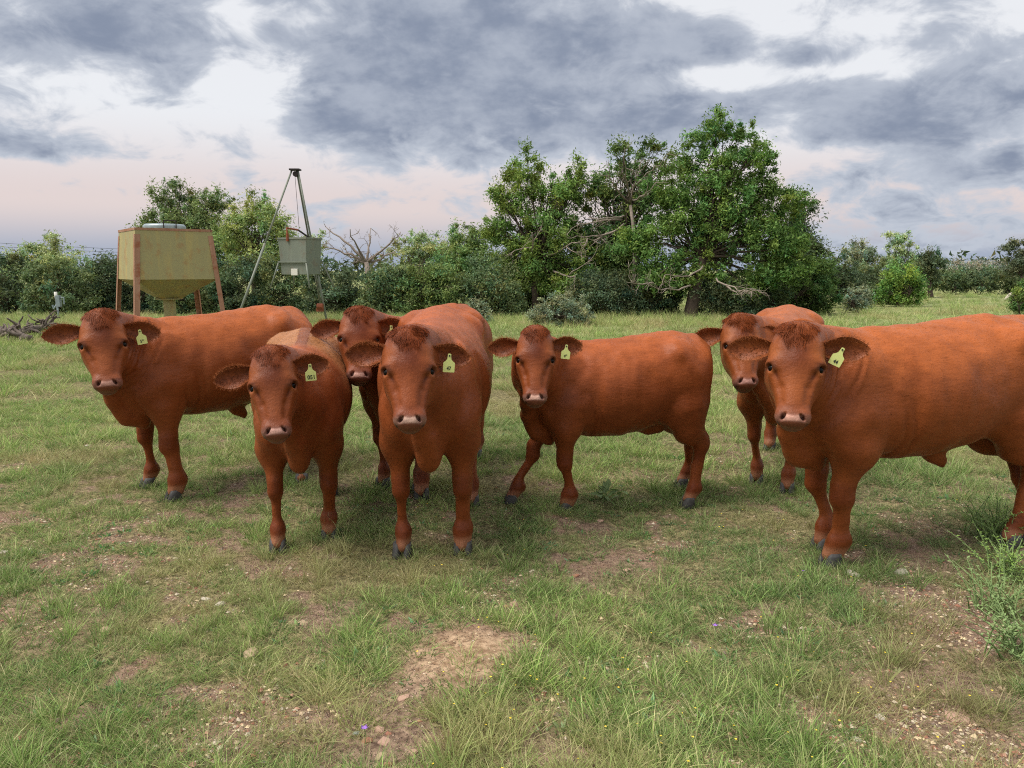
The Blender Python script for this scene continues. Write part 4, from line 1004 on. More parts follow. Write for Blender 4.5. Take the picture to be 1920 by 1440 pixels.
# ------------------------------------------------------------------ cattle
TORSO = np.array([  # x, top, bottom, half width (withers 1.2 m tall reference animal)
    (-.81, 1.0, .985, .004), (-.785, 1.07, .92, .05), (-.75, 1.13, .84, .13), (-.68, 1.185, .74, .20), (-.54, 1.215, .66, .255), (-.40, 1.22, .585, .275), (-.22, 1.20, .52, .30),
    (0, 1.18, .49, .315), (.18, 1.165, .495, .30), (.34, 1.16, .505, .245), (.46, 1.155, .525, .195), (.58, 1.11, .56, .165), (.68, 1.06, .62, .125), (.76, .95, .72, .07), (.80, .85, .83, .004)])
def torso_fn(X, Y, Z, prof, girth):
    x = X.ravel()
    top = np.interp(x, prof[:, 0], prof[:, 1])[:, None, None]; bot = np.interp(x, prof[:, 0], prof[:, 2])[:, None, None]
    w = np.interp(x, prof[:, 0], prof[:, 3])[:, None, None] * girth
    zc = (top + bot) / 2 + 0.02; h = (top - bot) / 2
    zz = (Z - zc) / h
    # narrower above (spine) than at the ribs
    wz = w * (1 - 0.22 * np.clip(zz, 0, 1) ** 2 - 0.10 * np.clip(-zz, 0, 1) ** 2)
    q = (np.abs(Y / wz) ** 2.25 + np.abs(zz) ** 2.25) ** (1 / 2.25)
    return (q - 1) * np.minimum(w, h) * 0.85 + np.maximum(np.abs(X) - .765, 0) * 2.0
def smooth_prof(p):
    x = np.linspace(p[0, 0], p[-1, 0], 90)
    out = [x]
    for c in (1, 2, 3):
        y = np.interp(x, p[:, 0], p[:, c])
        for _ in range(4): y[1:-1] = (y[:-2] + 2 * y[1:-1] + y[2:]) / 4
        out.append(y)
    return np.stack(out, 1)
PROF = smooth_prof(TORSO)

def ear_mesh(base, axis, face, length, width, curl=0.9):
    """leaf-shaped cupped ear: axis = base to tip, face = direction the hollow looks"""
    axis = unit(axis); face = unit(face - axis * (face @ axis)); side = np.cross(axis, face)
    na, nb = 16, 11
    a = np.linspace(0, 1, na)
    w = width * 0.5 * np.interp(a, [0, .08, .22, .45, .65, .82, .93, 1], [.42, .46, .70, 1, 1.0, .74, .42, .04])
    cup = np.interp(a, [0, .15, .5, .8, 1], [2.2, 1.7, 1.0, .7, .5]) * curl
    P = []
    for layer in (0, 1):
        for i in range(na):
            for j in range(nb):
                b = -1 + 2 * j / (nb - 1)
                th = b * cup[i]
                r = w[i] / max(math.sin(min(cup[i], 1.57)), 0.2)
                y = r * math.sin(th) if cup[i] < 1.57 else w[i] * math.sin(th)
                z = -r * (math.cos(th)) + r * math.cos(cup[i]) * 0
                z = r * (1 - math.cos(th))
                edge = (1 - abs(b) ** 4)
                off = (-0.008 * edge * (1 - .6 * a[i]) if layer == 0 else 0.0)
                droop = -0.020 * math.sin(a[i] * 2.6) * (1 - a[i] * 0.3)
                P.append(base + axis * (length * a[i]) + side * y + face * (z - r * 0.35 + off + droop))
    P = np.array(P); q = []
    L = na * nb
    for i in range(na - 1):
        for j in range(nb - 1):
            v = [i * nb + j, i * nb + j + 1, (i + 1) * nb + j + 1, (i + 1) * nb + j]
            q.append(v[::-1]); q.append([L + k for k in v])
    aa = np.tile(np.repeat(a, nb), 2); bb = np.tile(np.tile(np.linspace(-1, 1, nb), na), 2)
    lay = np.repeat([0, 1], L)
    return P, np.array(q), aa, bb, lay, side, face

RED = np.array([0.202, 0.0505, 0.0122])
def strands(P0, D, Nn, length, width, bend, cols, segs=1):
    """flat hairs; each a thin triangle (segs=1) or a bent two-piece blade"""
    n = len(P0)
    S = np.cross(D, Nn + rng.normal(0, .6, (n, 3))); S /= np.linalg.norm(S, axis=1, keepdims=True) + 1e-9
    w = width[:, None] * S * 0.5
    if segs == 1:
        Pp = np.stack([P0 - w, P0 + w, P0 + D * length[:, None]], 1).reshape(-1, 3)
        F = np.arange(n * 3).reshape(n, 3)
        return Pp, F, np.repeat(cols, 3, 0), np.repeat(Nn, 3, 0)
    mid = P0 + D * (length * 0.55)[:, None]
    tip = mid + (D + bend) * (length * 0.45)[:, None]
    Pp = np.stack([P0 - w, P0 + w, mid + w * 0.8, mid - w * 0.8, tip], 1).reshape(-1, 3)
    b = np.arange(n)[:, None] * 5
    F = np.concatenate([b + [[0, 1, 2]], b + [[0, 2, 3]], b + [[3, 2, 4]]])
    return Pp, F, np.repeat(cols, 5, 0), np.repeat(Nn, 5, 0)

def head_frame(yaw_vec, pitch, roll):
    f = unit(V(yaw_vec[0], yaw_vec[1], 0)); up = V(0, 0, 1)
    L = f * math.cos(pitch) - up * math.sin(pitch)
    N = f * math.sin(pitch) + up * math.cos(pitch)
    s = np.cross(N, L)
    c, r = math.cos(roll), math.sin(roll)
    # roll about the horizontal facing direction
    def rot(v): return v * c + np.cross(f, v) * r + f * (f @ v) * (1 - c)
    return rot(L), rot(s), rot(N)

def build_cow(name, label, front, heading, S, poll, head_len, feet, tagtext=None, face_off=0, pitch=66, roll=0, hue=(1, 1, 1), sheath=False,
              wrinkle=0.0, girth=1.0, nose=(0.62, 0.36, 0.28), ear_drop=(0.0, 0.0), ear_len=0.232, curly=0.0, nostril_dark=0.0, tag_rot=0.0, neckr=1.0, lenf=1.0, mop=1.0, fw=1.0, res=1.0, nfur=52000):
    fwd = unit(V(math.sin(R(heading)), math.cos(R(heading)), 0))      # heading measured from +Y towards +X
    rz = math.atan2(fwd[1], fwd[0])
    loc = V(front[0], front[1], 0) - fwd * 0.44 * S * lenf
    Rm = np.array([[math.cos(rz), math.sin(rz), 0], [-math.sin(rz), math.cos(rz), 0], [0, 0, 1]])   # world -> local
    tl = lambda p: Rm @ (np.asarray(p, float) - loc) / S
    pl = tl(poll)
    tocam = Rm @ (V(0, 0, CAM_H) - np.asarray(poll)); tocam[2] = 0; tocam = unit(tocam)
    fo = R(face_off); hf = V(tocam[0] * math.cos(fo) - tocam[1] * math.sin(fo), tocam[0] * math.sin(fo) + tocam[1] * math.cos(fo), 0)
    L, Sd, Nn = head_frame(hf, R(pitch), R(roll))
    hs = head_len / 0.50 / S
    HM = np.stack([Sd, L, Nn])
    H = lambda l, s, n: pl + (L * l + Sd * s * fw + Nn * n) * hs
    # ---- rectilinear grid, finer round the head
    pts = np.array([H(l, s, n) for l in (-.06, .53) for s in (-.16, .16) for n in (-.26, .06)])
    lo, hi = pts.min(0), pts.max(0)
    axes = []
    blo = np.minimum(V(-.9, -.42, -.02), lo - .03); bhi = np.maximum(V(.92, .42, 1.32), hi + .03)
    for d in range(3):
        c, a = [], blo[d]
        while a < bhi[d]:
            c.append(a)
            dist = max(lo[d] - a, a - hi[d], 0)
            a += min(0.0150, 0.0056 + dist * 0.11) * res
        axes.append(np.array(c))
    F = Field(axes); F.xs = lenf
    # ---- torso
    sl = F.sl(V(-.86, -.40, .38), V(.86, .40, 1.32)); X, Y, Z = F.grid(sl)
    F.put(sl, torso_fn(X, Y, Z, PROF, girth), 0.02)
    for sg in (1, -1):
        F.ell((.43, sg * .155, .84), (.140, .080, .27), k=.045)                    # shoulder
        F.ell((.56, sg * .145, .73), (.095, .070, .12), k=.045)                      # point of shoulder
        F.cone((-.42, sg * .195, 1.12), (-.46, sg * .16, 1.14), .055, .05, k=.09)  # hook bone
        F.cone((-.70, sg * .095, 1.06), (-.73, sg * .085, 1.02), .05, .045, k=.08)  # pin bone
        F.ell((-.56, sg * .15, .86), (.175, .108, .27), k=.08)                   # thigh
        F.ell((-.46, sg * .165, .69), (.11, .075, .13), k=.07)                    # stifle
        # flank hollow
        F.ell((-.27, sg * .39, .99), (.13, .07, .13), k=.12, sub=True)
        F.cone((.255, sg * .305, 1.0), (.235, sg * .325, .62), .02, .02, k=.09, sub=True)   # behind the shoulder blade
    F.cone((-.10, 0, 1.155), (.46, 0, 1.125), .03, .04, k=.05)
    F.cone((-.60, 0, 1.19), (-.10, 0, 1.155), .035, .03, k=.05)
    F.cone((-.66, 0, 1.17), (-.76, 0, 1.10), .05, .04, k=.05)                    # tail head
    F.cone((-.755, 0, 1.09), (-.765, 0, .92), .034, .025, k=.05)
    F.cone((-.765, 0, .92), (-.725, 0, .52), .025, .022, k=.04)
    F.cone((-.725, 0, .52), (-.71, 0, .32), .036, .012, k=.02)
    F.cone((.57, 0, .74), (.60, 0, .575), .098, .046, k=.08)                                # brisket
    F.cone((.67, 0, .54), (.54, 0, .485), .016, .014, k=.10)
    F.cone((.74, 0, .68), (.67, 0, .54), .020, .018, k=.08)
    if sheath:
        F.cone((-.14, 0, .495), (-.20, 0, .462), .04, .022, k=.07)
        F.cone((-.20, 0, .46), (-.212, 0, .425), .016, .005, k=.02)
    else:
        F.cone((-.30, 0, .56), (-.37, 0, .56), .05, .05, k=.08)
    for sg in (1, -1):
        F.cone((.81, sg * .125, .80), (.72, sg * .115, .58), .020, .024, k=.05, sub=True)    # hollow between brisket and shoulder
    # ---- legs: foot targets in local units
    hooves = []; LX = 1.26; F.xs = lenf * LX; q_ = V(1 / LX, 1, 1)
    def LC(a_, b_, ra, rb, k): F.cone(np.asarray(a_) * q_, np.asarray(b_) * q_, ra, rb, k)
    dflt = [(.44, .145), (.44, -.145), (-.56, .14), (-.56, -.14)]
    for li in range(4):
        f = feet[li]
        fx, fy = dflt[li] if f is None else tl(V(f[0], f[1], 0))[:2] / np.array([lenf, 1])
        sg = 1 if li % 2 == 0 else -1
        foot = V(fx, fy, 0)
        if li < 2:
            el = V(.46, sg * .162, .64)
            d = foot - V(el[0], el[1], 0)
            kn = V(el[0] + d[0] * .46 + .012, el[1] + d[1] * .50, .375)
            fe = V(el[0] + d[0] * .93 - .012, el[1] + d[1] * .93, .125)
            co = V(fx + .012, fy, .055)
            LC(el + V(-.01, 0, .12), el + V(0, 0, -.04), .088, .074, k=.08)
            LC(el + V(0, 0, -.04), kn + V(0, 0, .06), .086, .048, k=.05)
            LC(kn + V(.004, 0, .04), kn + V(.008, 0, -.02), .052, .050, k=.02)
            LC(kn + V(-.004, 0, -.03), fe + V(0, 0, .05), .034, .030, k=.03)
            F.ell(fe * q_, (.047, .045, .045), k=.035)
            LC(fe + V(-.038, 0, -.012), fe + V(-.042, 0, -.03), .022, .015, k=.02)   # dew claws
            LC(fe, co, .041, .044, k=.03)
        else:
            st = V(-.46, sg * .155, .66)
            d = foot - V(-.56, sg * .14, 0)
            hk = V(-.655 + d[0] * .55, sg * .14 + d[1] * .55, .47)
            fe = V(fx - .045, fy, .13)
            co = V(fx + .005, fy, .055)
            LC(st + V(-.08, 0, .06), (st + hk) / 2 + V(0, 0, -.02), .120, .088, k=.08)
            LC((st + hk) / 2 + V(0, 0, -.02), hk, .086, .052, k=.05)
            LC(hk + V(-.02, 0, .035), hk + V(-.015, 0, -.04), .040, .044, k=.03)
            LC(hk + V(.0, 0, -.03), fe + V(0, 0, .06), .042, .036, k=.04)
            F.ell(fe * q_, (.048, .045, .047), k=.035)
            LC(fe + V(-.038, 0, -.012), fe + V(-.044, 0, -.03), .022, .015, k=.02)
            LC(fe, co, .041, .045, k=.03)
        hooves.append((co * V(lenf, 1, 1), d))
    # ---- neck
    F.xs = 1.0
    occ = H(.03, 0, -.135); thr = H(.17, 0, -.165)
    def bez(a, b, c, n): 
        t = np.linspace(0, 1, n)[:, None]; return (1 - t) ** 2 * a + 2 * t * (1 - t) * b + t * t * c
    wi = V(.40 * lenf, 0, 1.04); chs = V(.52 * lenf, 0, .84)
    back_dir = -(L * 0.15 + Nn * 1.0); back_dir = unit(back_dir)
    cu = wi + V(.24, 0, .06); cl = chs + V(.26, 0, .05)
    cu = cu * .6 + (occ + back_dir * .16) * .4; cl = cl * .6 + (thr + back_dir * .13) * .4
    up = bez(wi, cu, occ, 7); lw = bez(chs, cl, thr, 7)
    ru = np.linspace(.105, .072 * hs / .9, 7) * neckr; rl = np.interp(np.linspace(0, 1, 7), [0, .5, 1], [.155, .118, .088 * hs / .9]) * neckr
    for i in range(6):
        F.cone(up[i], up[i + 1], ru[i], ru[i + 1], k=.07)
        F.cone(lw[i], lw[i + 1], rl[i], rl[i + 1], k=.08)
        F.cone((up[i] + lw[i]) / 2, (up[i + 1] + lw[i + 1]) / 2, .100 * neckr, .092 * neckr, k=.07)
    dl = bez(thr + (L * .06 - Nn * .03) * hs, (lw[3] + V(.10, 0, -.14)), V(.70 * lenf, 0, .60), 6)
    for i in range(5): F.cone(dl[i], dl[i + 1], .022 + .003 * i, .025 + .003 * i, k=.055)
    # ---- head
    h = hs
    def E(c, r, k, sub=False, M=None): F.ell(H(*c), np.array(r) * np.array([fw, 1, 1]) * h, HM if M is None else M, k * h, sub)
    def C(a, b, ra, rb, k, sub=False): F.cone(H(*a), H(*b), ra * h, rb * h, k * h, sub)
    E((.11, 0, -.105), (.112, .130, .098), .05)
    E((.025, 0, -.085), (.072, .052, .060), .05)
    E((.155, 0, -.06), (.112, .125, .058), .05)
    for s in (1, -1):
        E((.202, s * .084, -.064), (.040, .050, .050), .04)
        C((.165, s * .070, -.030), (.190, s * .116, -.055), .016, .014, .03)          # brow
        E((.245, s * .058, -.150), (.046, .105, .078), .06)                            # jaw muscle
        C((.25, s * .045, -.195), (.43, s * .022, -.118), .040, .032, .05)             # lower jaw
        C((.26, s * .050, -.095), (.41, s * .031, -.080), .050, .038, .05)            # cheek
        C((.245, s * .074, -.062), (.385, s * .040, -.050), .022, .018, .035)          # facial crest
    C((.19, 0, -.072), (.42, 0, -.064), .070, .056, .045)                              # bridge
    for s in (1, -1):
        C((.245, s * .088, -.020), (.30, s * .074, -.018), .010, .006, .03, True)      # groove under the eye
        C((.31, s * .066, -.020), (.38, s * .058, -.016), .007, .007, .03, True)
        E((.446, s * .034, -.064), (.042, .043, .054), .028)                            # muzzle
        E((.438, s * .049, -.040), (.026, .029, .031), .02)                            # nostril wing
    E((.455, 0, -.046), (.048, .040, .042), .025)
    E((.474, 0, -.103), (.050, .030, .040), .012)                                      # lower lip
    C((.477, .058, -.070), (.477, -.058, -.070), .004, .004, .008, True)
    for s in (1, -1):
        ca, sa = math.cos(s * -0.65), math.sin(s * -0.65)
        Mn = np.stack([Sd * ca + L * sa, -Sd * sa + L * ca, Nn])
        E((.451, s * .0405, -.014), (.0080, .020, .030), .006, True, Mn)
        E((.207, s * .117, -.040), (.020, .019, .020), .010, True)
    # ---- mesh
    P, Q = surface_nets(F.ax, F.F)
    P = relax(P, Q, 3, 0.5)
    Nv = vnormals(P, Q)
    # ---- coordinates for colour and folds
    hc = (P - pl) / hs
    hl, hsd, hn = hc @ L, hc @ Sd / fw, hc @ Nn
    inhead = (hl > -.08) & (hl < .56) & (np.abs(hsd) < .17) & (hn > -.26) & (hn < .1)
    mid = (occ + thr) / 2; mb = (wi + chs) / 2 + V(.06, 0, 0)
    ax_n = mid - mb; tt = ((P - mb) @ ax_n) / (ax_n @ ax_n)
    dist_ax = np.linalg.norm(P - mb - np.clip(tt, 0, 1)[:, None] * ax_n, axis=1)
    necky = sstep(tt, .02, .35) * (1 - sstep(tt, .80, 1.05)) * (1 - sstep(dist_ax, .22, .32))
    if wrinkle:
        ph = tt * 44 + 9 * fbm3(P * V(4, 4, 2.0), 3) + P[:, 2] * 3
        fold = (np.sin(ph) * .6 + .4 * np.sin(ph * 1.73 + 1)) * necky * sstep(Nv @ unit(tocam + V(0, 0, .1)), -.1, .5)
        P = P + Nv * (fold * wrinkle * sstep(fbm3(P * 5, 9), .38, .62))[:, None]
    # ribs, muscle unevenness
    big = fbm3(P * V(5, 5, 4), 21) - .5
    mus = fbm3(P * V(10, 10, 3.2) + 5, 22, 2) - .5
    rid = np.abs(2 * fbm3(P * V(7, 7, 1.9) + 9, 23, 2) - 1); crease = np.clip(1 - rid / .10, 0, 1) ** 1.5
    bx_ = P[:, 0] / lenf; zf = sstep(P[:, 2], .50, .56) * (1 - sstep(P[:, 2], .70, .90))
    fold_e = zf * (.010 * np.exp(-((bx_ - .265 - .025 * np.sin(P[:, 2] * 8)) / .012) ** 2) + .007 * np.exp(-((bx_ - .215 - .03 * np.sin(P[:, 2] * 7 + 1)) / .009) ** 2) + .006 * np.exp(-((bx_ - .34 - .03 * np.sin(P[:, 2] * 6 + 2)) / .012) ** 2)) * (np.abs(P[:, 1]) > .1)
    rib = .0012 * np.sin(bx_ * 76 + P[:, 2] * 11 + 5 * fbm3(P * 3, 24, 2)) * sstep(bx_, -.30, -.12) * (1 - sstep(bx_, .14, .26)) * sstep(P[:, 2], .62, .75) * (1 - sstep(P[:, 2], .98, 1.1))
    zone = np.maximum(sstep(P[:, 0] / lenf, .12, .34) * sstep(P[:, 2], .5, .62) * (1 - sstep(P[:, 2], .98, 1.12)), sstep(P[:, 0] / lenf, -.18, -.28) * sstep(P[:, 0] / lenf, -.52, -.40) * sstep(P[:, 2], .5, .6) * (1 - sstep(P[:, 2], .75, .95)))
    P = P + Nv * ((big * 0.026 + mus * .020 + rib - crease * zone * .0018 - fold_e) * (1 - inhead * .85))[:, None]
    Nv = vnormals(P, Q)
    # ---- colour
    n = len(P); BX = P[:, 0] / lenf
    hue = np.array(hue)
    base = RED * hue
    col = np.tile(base, (n, 1))
    def lay(mask, c, amt=1.0):
        nonlocal col
        mk = np.clip(mask * amt, 0, 1)[:, None]
        col = col * (1 - mk) + np.asarray(c) * mk
    v1 = fbm3(P * 3.2, 5); v2 = fbm3(P * 11, 6)
    lay(sstep(v1, .35, .7), base * V(1.15, 1.18, 1.2), .6)
    lay(sstep(P[:, 2], .80, 1.15) * (1 - inhead) * (v2 * .6 + .6), base * V(1.9, 2.0, 2.0), .85)          # light brown topline; sky sheen on the backs painted in too
    lay((1 - sstep(P[:, 2], .55, .68)) * sstep(BX, -.55, -.3) * sstep(.6 - BX, 0, .3) * sstep(P[:, 2], .44, .5), base * V(1.0, 1.15, 1.35), .5)
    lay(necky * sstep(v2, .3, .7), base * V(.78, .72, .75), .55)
    if curly:
        lay(sstep(P[:, 0], .30, .05) * sstep(P[:, 2], .8, 1.0), np.array([.36, .17, .070]), curly)
        lay((np.abs(P[:, 1] - .01) < .035) * sstep(P[:, 2], 1.1, 1.16) * sstep(P[:, 0], .35, .1), base * V(.95, 1.0, 1.5), .8)
    # lower legs: dark knees and fetlocks, pale pasterns
    low = P[:, 2]
    lay(sstep(low, .47, .40) * sstep(low, .30, .36), base * V(.62, .50, .50), .6)
    lay(sstep(low, .20, .15) * sstep(low, .085, .11), base * V(.62, .50, .5), .5)
    lay(sstep(low, .115, .08), np.array([.34, .155, .085]), .75)
    # head
    ih = inhead.astype(float)
    front_ = sstep(hn, -.075, -.03)
    lay(ih * np.exp(-((hl - .15) / .085) ** 2 - (hsd / .062) ** 2) * front_, base * V(.52, .42, .42), .9)
    lay(ih * np.exp(-((hl - .30) / .08) ** 2 - (hsd / .05) ** 2) * front_, base * V(1.35, 1.5, 1.75), .7)
    lay(ih * sstep(hl, .37, .42) * (1 - sstep(hl, .5, .55)) * sstep(hn, -.13, -.06), base * V(.95, 1.05, 1.6), .8)
    for s in (1, -1):
        lay(ih * np.exp(-((hl - .28) / .07) ** 2 - ((hsd - s * .095) / .04) ** 2), base * V(1.1, 1.15, .95), .25)
        lay(ih * np.exp(-((hl - .206 + (hsd * s - .108) * .35) / .018) ** 2 - ((hsd - s * .108) / .026) ** 2) * sstep(hn, -.11, -.07), np.array([.035, .014, .009]), 1.0)
        lay(ih * np.exp(-((hl - .228) / .010) ** 2 - ((hsd - s * .108) / .018) ** 2), base * V(1.7, 2.1, 2.4), .7)
        q3 = hsd * s - .084 + (hl - .235) * .45
        lay(ih * np.exp(-((hl - .245) / .028) ** 2 - (q3 / .008) ** 2), base * V(.28, .22, .22), .85)
        lay(ih * np.exp(-((hl - .13) / .05) ** 2 - ((hsd - s * .095) / .028) ** 2), base * V(1.4, 1.6, 1.5), .6)
        lay(ih * np.exp(-((hl - .187) / .005) ** 2 - ((hsd - s * .104) / .022) ** 2), base * V(.35, .3, .3), .7)
    nz = np.array(nose)
    ptop = .447 - .016 * (np.abs(hsd) / .05) ** 1.5
    pl_mask = ih * sstep(np.abs(hsd), .046, .036) * sstep(hl - ptop, -.004, .006) * sstep(hn, -.085, -.065) * (1 - sstep(hl, .468, .477))
    lay(pl_mask, nz * V(.92, .84, .80) * (.8 + .4 * vnoise(P * 60, 8))[:, None], .92)
    lay(ih * sstep(hl, .425, .455) * sstep(hn, -.125, -.10) * (1 - pl_mask), nz * V(.42, .38, .38), .55)
    lay(ih * sstep(hl, .472, .480), base * V(.75, .85, 1.3), .8)
    lay(ih * sstep(hl, .455, .478) * sstep(hn, -.07, -.085), nz * V(.28, .22, .22), .5)
    for s in (1, -1):
        q1 = (hl - .451) * .797 - (hsd * s - .0415) * .605; q2 = (hl - .451) * .605 + (hsd * s - .0415) * .797
        lay(ih * np.exp(-(q1 / .018) ** 2 - (q2 / .0085) ** 2) * sstep(hn, -.08, -.05), np.array([.075, .028, .022]), .95)
    lay(ih * np.exp(-((hl - .475) / .006) ** 2) * sstep(hn, -.11, -.09) * sstep(hn, -.03, -.05), np.array([.03, .014, .012]), .9)
    col = np.clip(col * (0.88 + .24 * v2)[:, None], 0, 1)
    # ---- ears joined to the body mesh
    VP, VQ, VC = [P], [Q], [col]; nv = n
    ear_info = []
    for s, drop in ((1, ear_drop[0]), (-1, ear_drop[1])):
        base_p = H(.085, s * .088, -.105)
        ax = Sd * s * 1.0 + L * (.04 + drop) - Nn * .16
        fc = Nn * 1.0 + L * .34 + Sd * s * .12
        ep, eq, aa, bb, layr, sd_, fc_ = ear_mesh(base_p, ax, fc, ear_len * hs, .122 * hs)
        if s < 0: pass
        c = np.tile(base * V(.95, .95, 1.0), (len(ep), 1))
        inner = (layr == 1)
        rim = np.clip(np.maximum(sstep(np.abs(bb), .70, .98), sstep(aa, .88, 1.0)), 0, 1)
        c[inner] = base * V(.92, .95, 1.0) * (0.7 + .6 * vnoise(ep[inner] * 60, 3))[:, None]
        c = c * (1 - rim[:, None] * .6) + np.array([.33, .11, .042]) * rim[:, None] * .6
        VP.append(ep); VQ.append(eq + nv); VC.append(c); nv += len(ep)
        ear_info.append((base_p, unit(ax), fc_, sd_, ep, aa, bb, layr, c))
    Pall = np.concatenate(VP); Qall = np.concatenate(VQ); Call = np.concatenate(VC)
    root = empty(name, tuple(loc), rz)
    tag(root, label, 'cow', 'red-brown cattle standing in the pasture')
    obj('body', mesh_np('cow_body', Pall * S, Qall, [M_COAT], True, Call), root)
    # ---- eyes
    for s in (1, -1):
        c0 = H(.207, s * .1015, -.0560); r = .0205 * hs
        th = np.linspace(0, math.pi, 9); ph = np.linspace(0, 2 * math.pi, 14, endpoint=False)
        ep = np.array([[math.sin(a) * math.cos(b), math.sin(a) * math.sin(b), math.cos(a)] for a in th for b in ph]) * r + c0
        eq = np.array([(i * 14 + j, (i + 1) * 14 + j, (i + 1) * 14 + (j + 1) % 14, i * 14 + (j + 1) % 14) for i in range(8) for j in range(14)])
        obj('eye', mesh_np('cow_eye', ep * S, eq, [M_EYE]), root)
    # ---- hooves: two claws each
    for li, (co, d) in enumerate(hooves):
        mb_ = MB()
        for s in (1, -1):
            n_ = 10; rings = []
            for z, rx, ry, ox in ((.070, .034, .0215, .008), (.05, .040, .024, .013), (.018, .047, .027, .019), (-.03, .049, .028, .021)):
                a = np.arange(n_) * 2 * math.pi / n_
                xx = np.cos(a); xx = np.where(xx > 0, xx * 1.12, xx * .9)
                rings.append(np.stack([co[0] - .012 + ox + rx * xx, co[1] + s * .0245 + ry * np.sin(a) * np.where(np.sin(a) * s < 0, .8, 1.0), np.full(n_, z)], 1))
            PP = np.concatenate(rings + [rings[0].mean(0)[None], rings[-1].mean(0)[None]])
            qq = []
            for i in range(3):
                for j in range(n_): qq.append((i * n_ + (j + 1) % n_, i * n_ + j, (i + 1) * n_ + j, (i + 1) * n_ + (j + 1) % n_))
            for j in range(n_):
                qq.append((4 * n_, j, (j + 1) % n_, (j + 1) % n_)); qq.append((4 * n_ + 1, 3 * n_ + (j + 1) % n_, 3 * n_ + j, 3 * n_ + j))
            mb_.add(PP * S, qq)
        mb_.build('hoof', M_HOOF, root, smooth=True)
    # ---- short coat hair following the lie of the coat
    tri = np.concatenate([Q[:, [0, 1, 2]], Q[:, [0, 2, 3]]])
    ar = np.linalg.norm(np.cross(P[tri[:, 1]] - P[tri[:, 0]], P[tri[:, 2]] - P[tri[:, 0]]), axis=1)
    camloc = Rm @ (V(0, 0, CAM_H) - loc) / S
    ctr = P[tri].mean(1)
    hcx = (ctr - pl) / hs; th_l, th_s, th_n = hcx @ L, hcx @ Sd, hcx @ Nn
    ishead = (th_l > -.06) & (th_l < .56) & (np.abs(th_s) < .17) & (th_n > -.2) & (th_n < .1)
    bare = ishead & ((th_l > .425) & (th_n > -.13))
    vis = ((camloc - ctr) * Nv[tri[:, 0]]).sum(1) > -.5
    wgt = ar * np.where(vis, 1, .25) * np.where(ishead, 2.0, 1.0) * np.where(bare, 0, 1)
    fi = rng.choice(len(tri), nfur, p=wgt / wgt.sum())
    u = rng.random((nfur, 2)); fl = u.sum(1) > 1; u[fl] = 1 - u[fl]
    T = tri[fi]
    pos = P[T[:, 0]] * (1 - u.sum(1))[:, None] + P[T[:, 1]] * u[:, :1] + P[T[:, 2]] * u[:, 1:]
    nn_ = Nv[T[:, 0]]
    cc = col[T[:, 0]] * np.where(rng.random((nfur, 1)) < .5, rng.uniform(.68, .9, (nfur, 1)), rng.uniform(1.05, 1.45, (nfur, 1)))
    hd = ishead[fi]
    flow = np.tile(V(-.8, 0, -.62), (nfur, 1))
    leg = pos[:, 2] < .55; flow[leg] = V(-.1, 0, -1)
    flow[hd] = L * .9 + Sd * 0
    flow[hd] += np.outer(np.clip(hcx[fi][hd] @ Sd * 6, -1, 1), Sd) * .5
    flow = flow + rng.normal(0, .22, flow.shape) + (np.stack([fbm3(pos * 7, 31) - .5, fbm3(pos * 7, 41) - .5, fbm3(pos * 7, 51) - .5], 1)) * 1.3
    flow -= nn_ * (flow * nn_).sum(1)[:, None]
    flow /= np.linalg.norm(flow, axis=1, keepdims=True) + 1e-9
    lift = rng.uniform(.06, .24, nfur)[:, None]
    D = flow + nn_ * lift; D /= np.linalg.norm(D, axis=1, keepdims=True)
    ln = rng.uniform(.012, .024, nfur) * np.where(hd, .62, 1)
    if curly:
        cm = (pos[:, 0] < .2) & (pos[:, 2] > .75); ln = np.where(cm, ln * 1.7, ln)
    HP, HF, HCc, HN = strands(pos - nn_ * .002, D, nn_, ln, rng.uniform(.0010, .0019, nfur), None, cc)
    parts = [(HP, HF, HCc, HN)]
    def finish(name_, parts_):
        o_ = 0; A, B, Cc, Nq = [], [], [], []
        for p_, f_, c_, n__ in parts_:
            A.append(p_); B.append(f_ + o_); Cc.append(c_); Nq.append(n__); o_ += len(p_)
        me = mesh_np(name_, np.concatenate(A) * S, np.concatenate(B), [M_HAIR], True, np.clip(np.concatenate(Cc), 0, 1))
        me.normals_split_custom_set_from_vertices(np.concatenate(Nq).astype(np.float32))
        o = obj(name_, me, root); return o
    o = finish('coat_hair', parts); o['kind'] = 'stuff'
    # ---- forelock: loose mop between the ears
    hcv = (P - pl) / hs; vl, vsd, vn = hcv @ L, hcv @ Sd, hcv @ Nn
    cand = np.where((vl > -.05) & (vl < .10) & (np.abs(vsd) < .090 - .5 * np.maximum(vl, 0)) & (vn > -.15) & (vn < .06))[0]
    nh = 4200
    ci = rng.choice(cand, nh)
    pos = P[ci] + rng.normal(0, .003, (nh, 3)); nn_ = Nv[ci]
    cl_ = np.stack([vnoise(pos * 28 / hs, 61 + q) - .5 for q in range(3)], 1)
    flow = L * .95 + np.outer(vsd[ci] * 7, Sd) + cl_ * 1.5 + rng.normal(0, .16, (nh, 3)) + nn_ * .28
    flow /= np.linalg.norm(flow, axis=1, keepdims=True)
    ln = rng.uniform(.012, .036, nh) * hs * mop
    cc = (base * V(.72, .64, .60))[None] * rng.uniform(.78, 1.25, (nh, 1))
    bend = np.tile(L * .7, (nh, 1)) + cl_ * 1.2
    sh = unit(Nn * .6 + V(0, 0, .6))
    o = finish('forelock', [strands(pos, flow, nn_ * .5 + sh * .5, ln, rng.uniform(.0010, .0020, nh), bend, cc, 2)])
    # ---- ear fringe
    prt = []
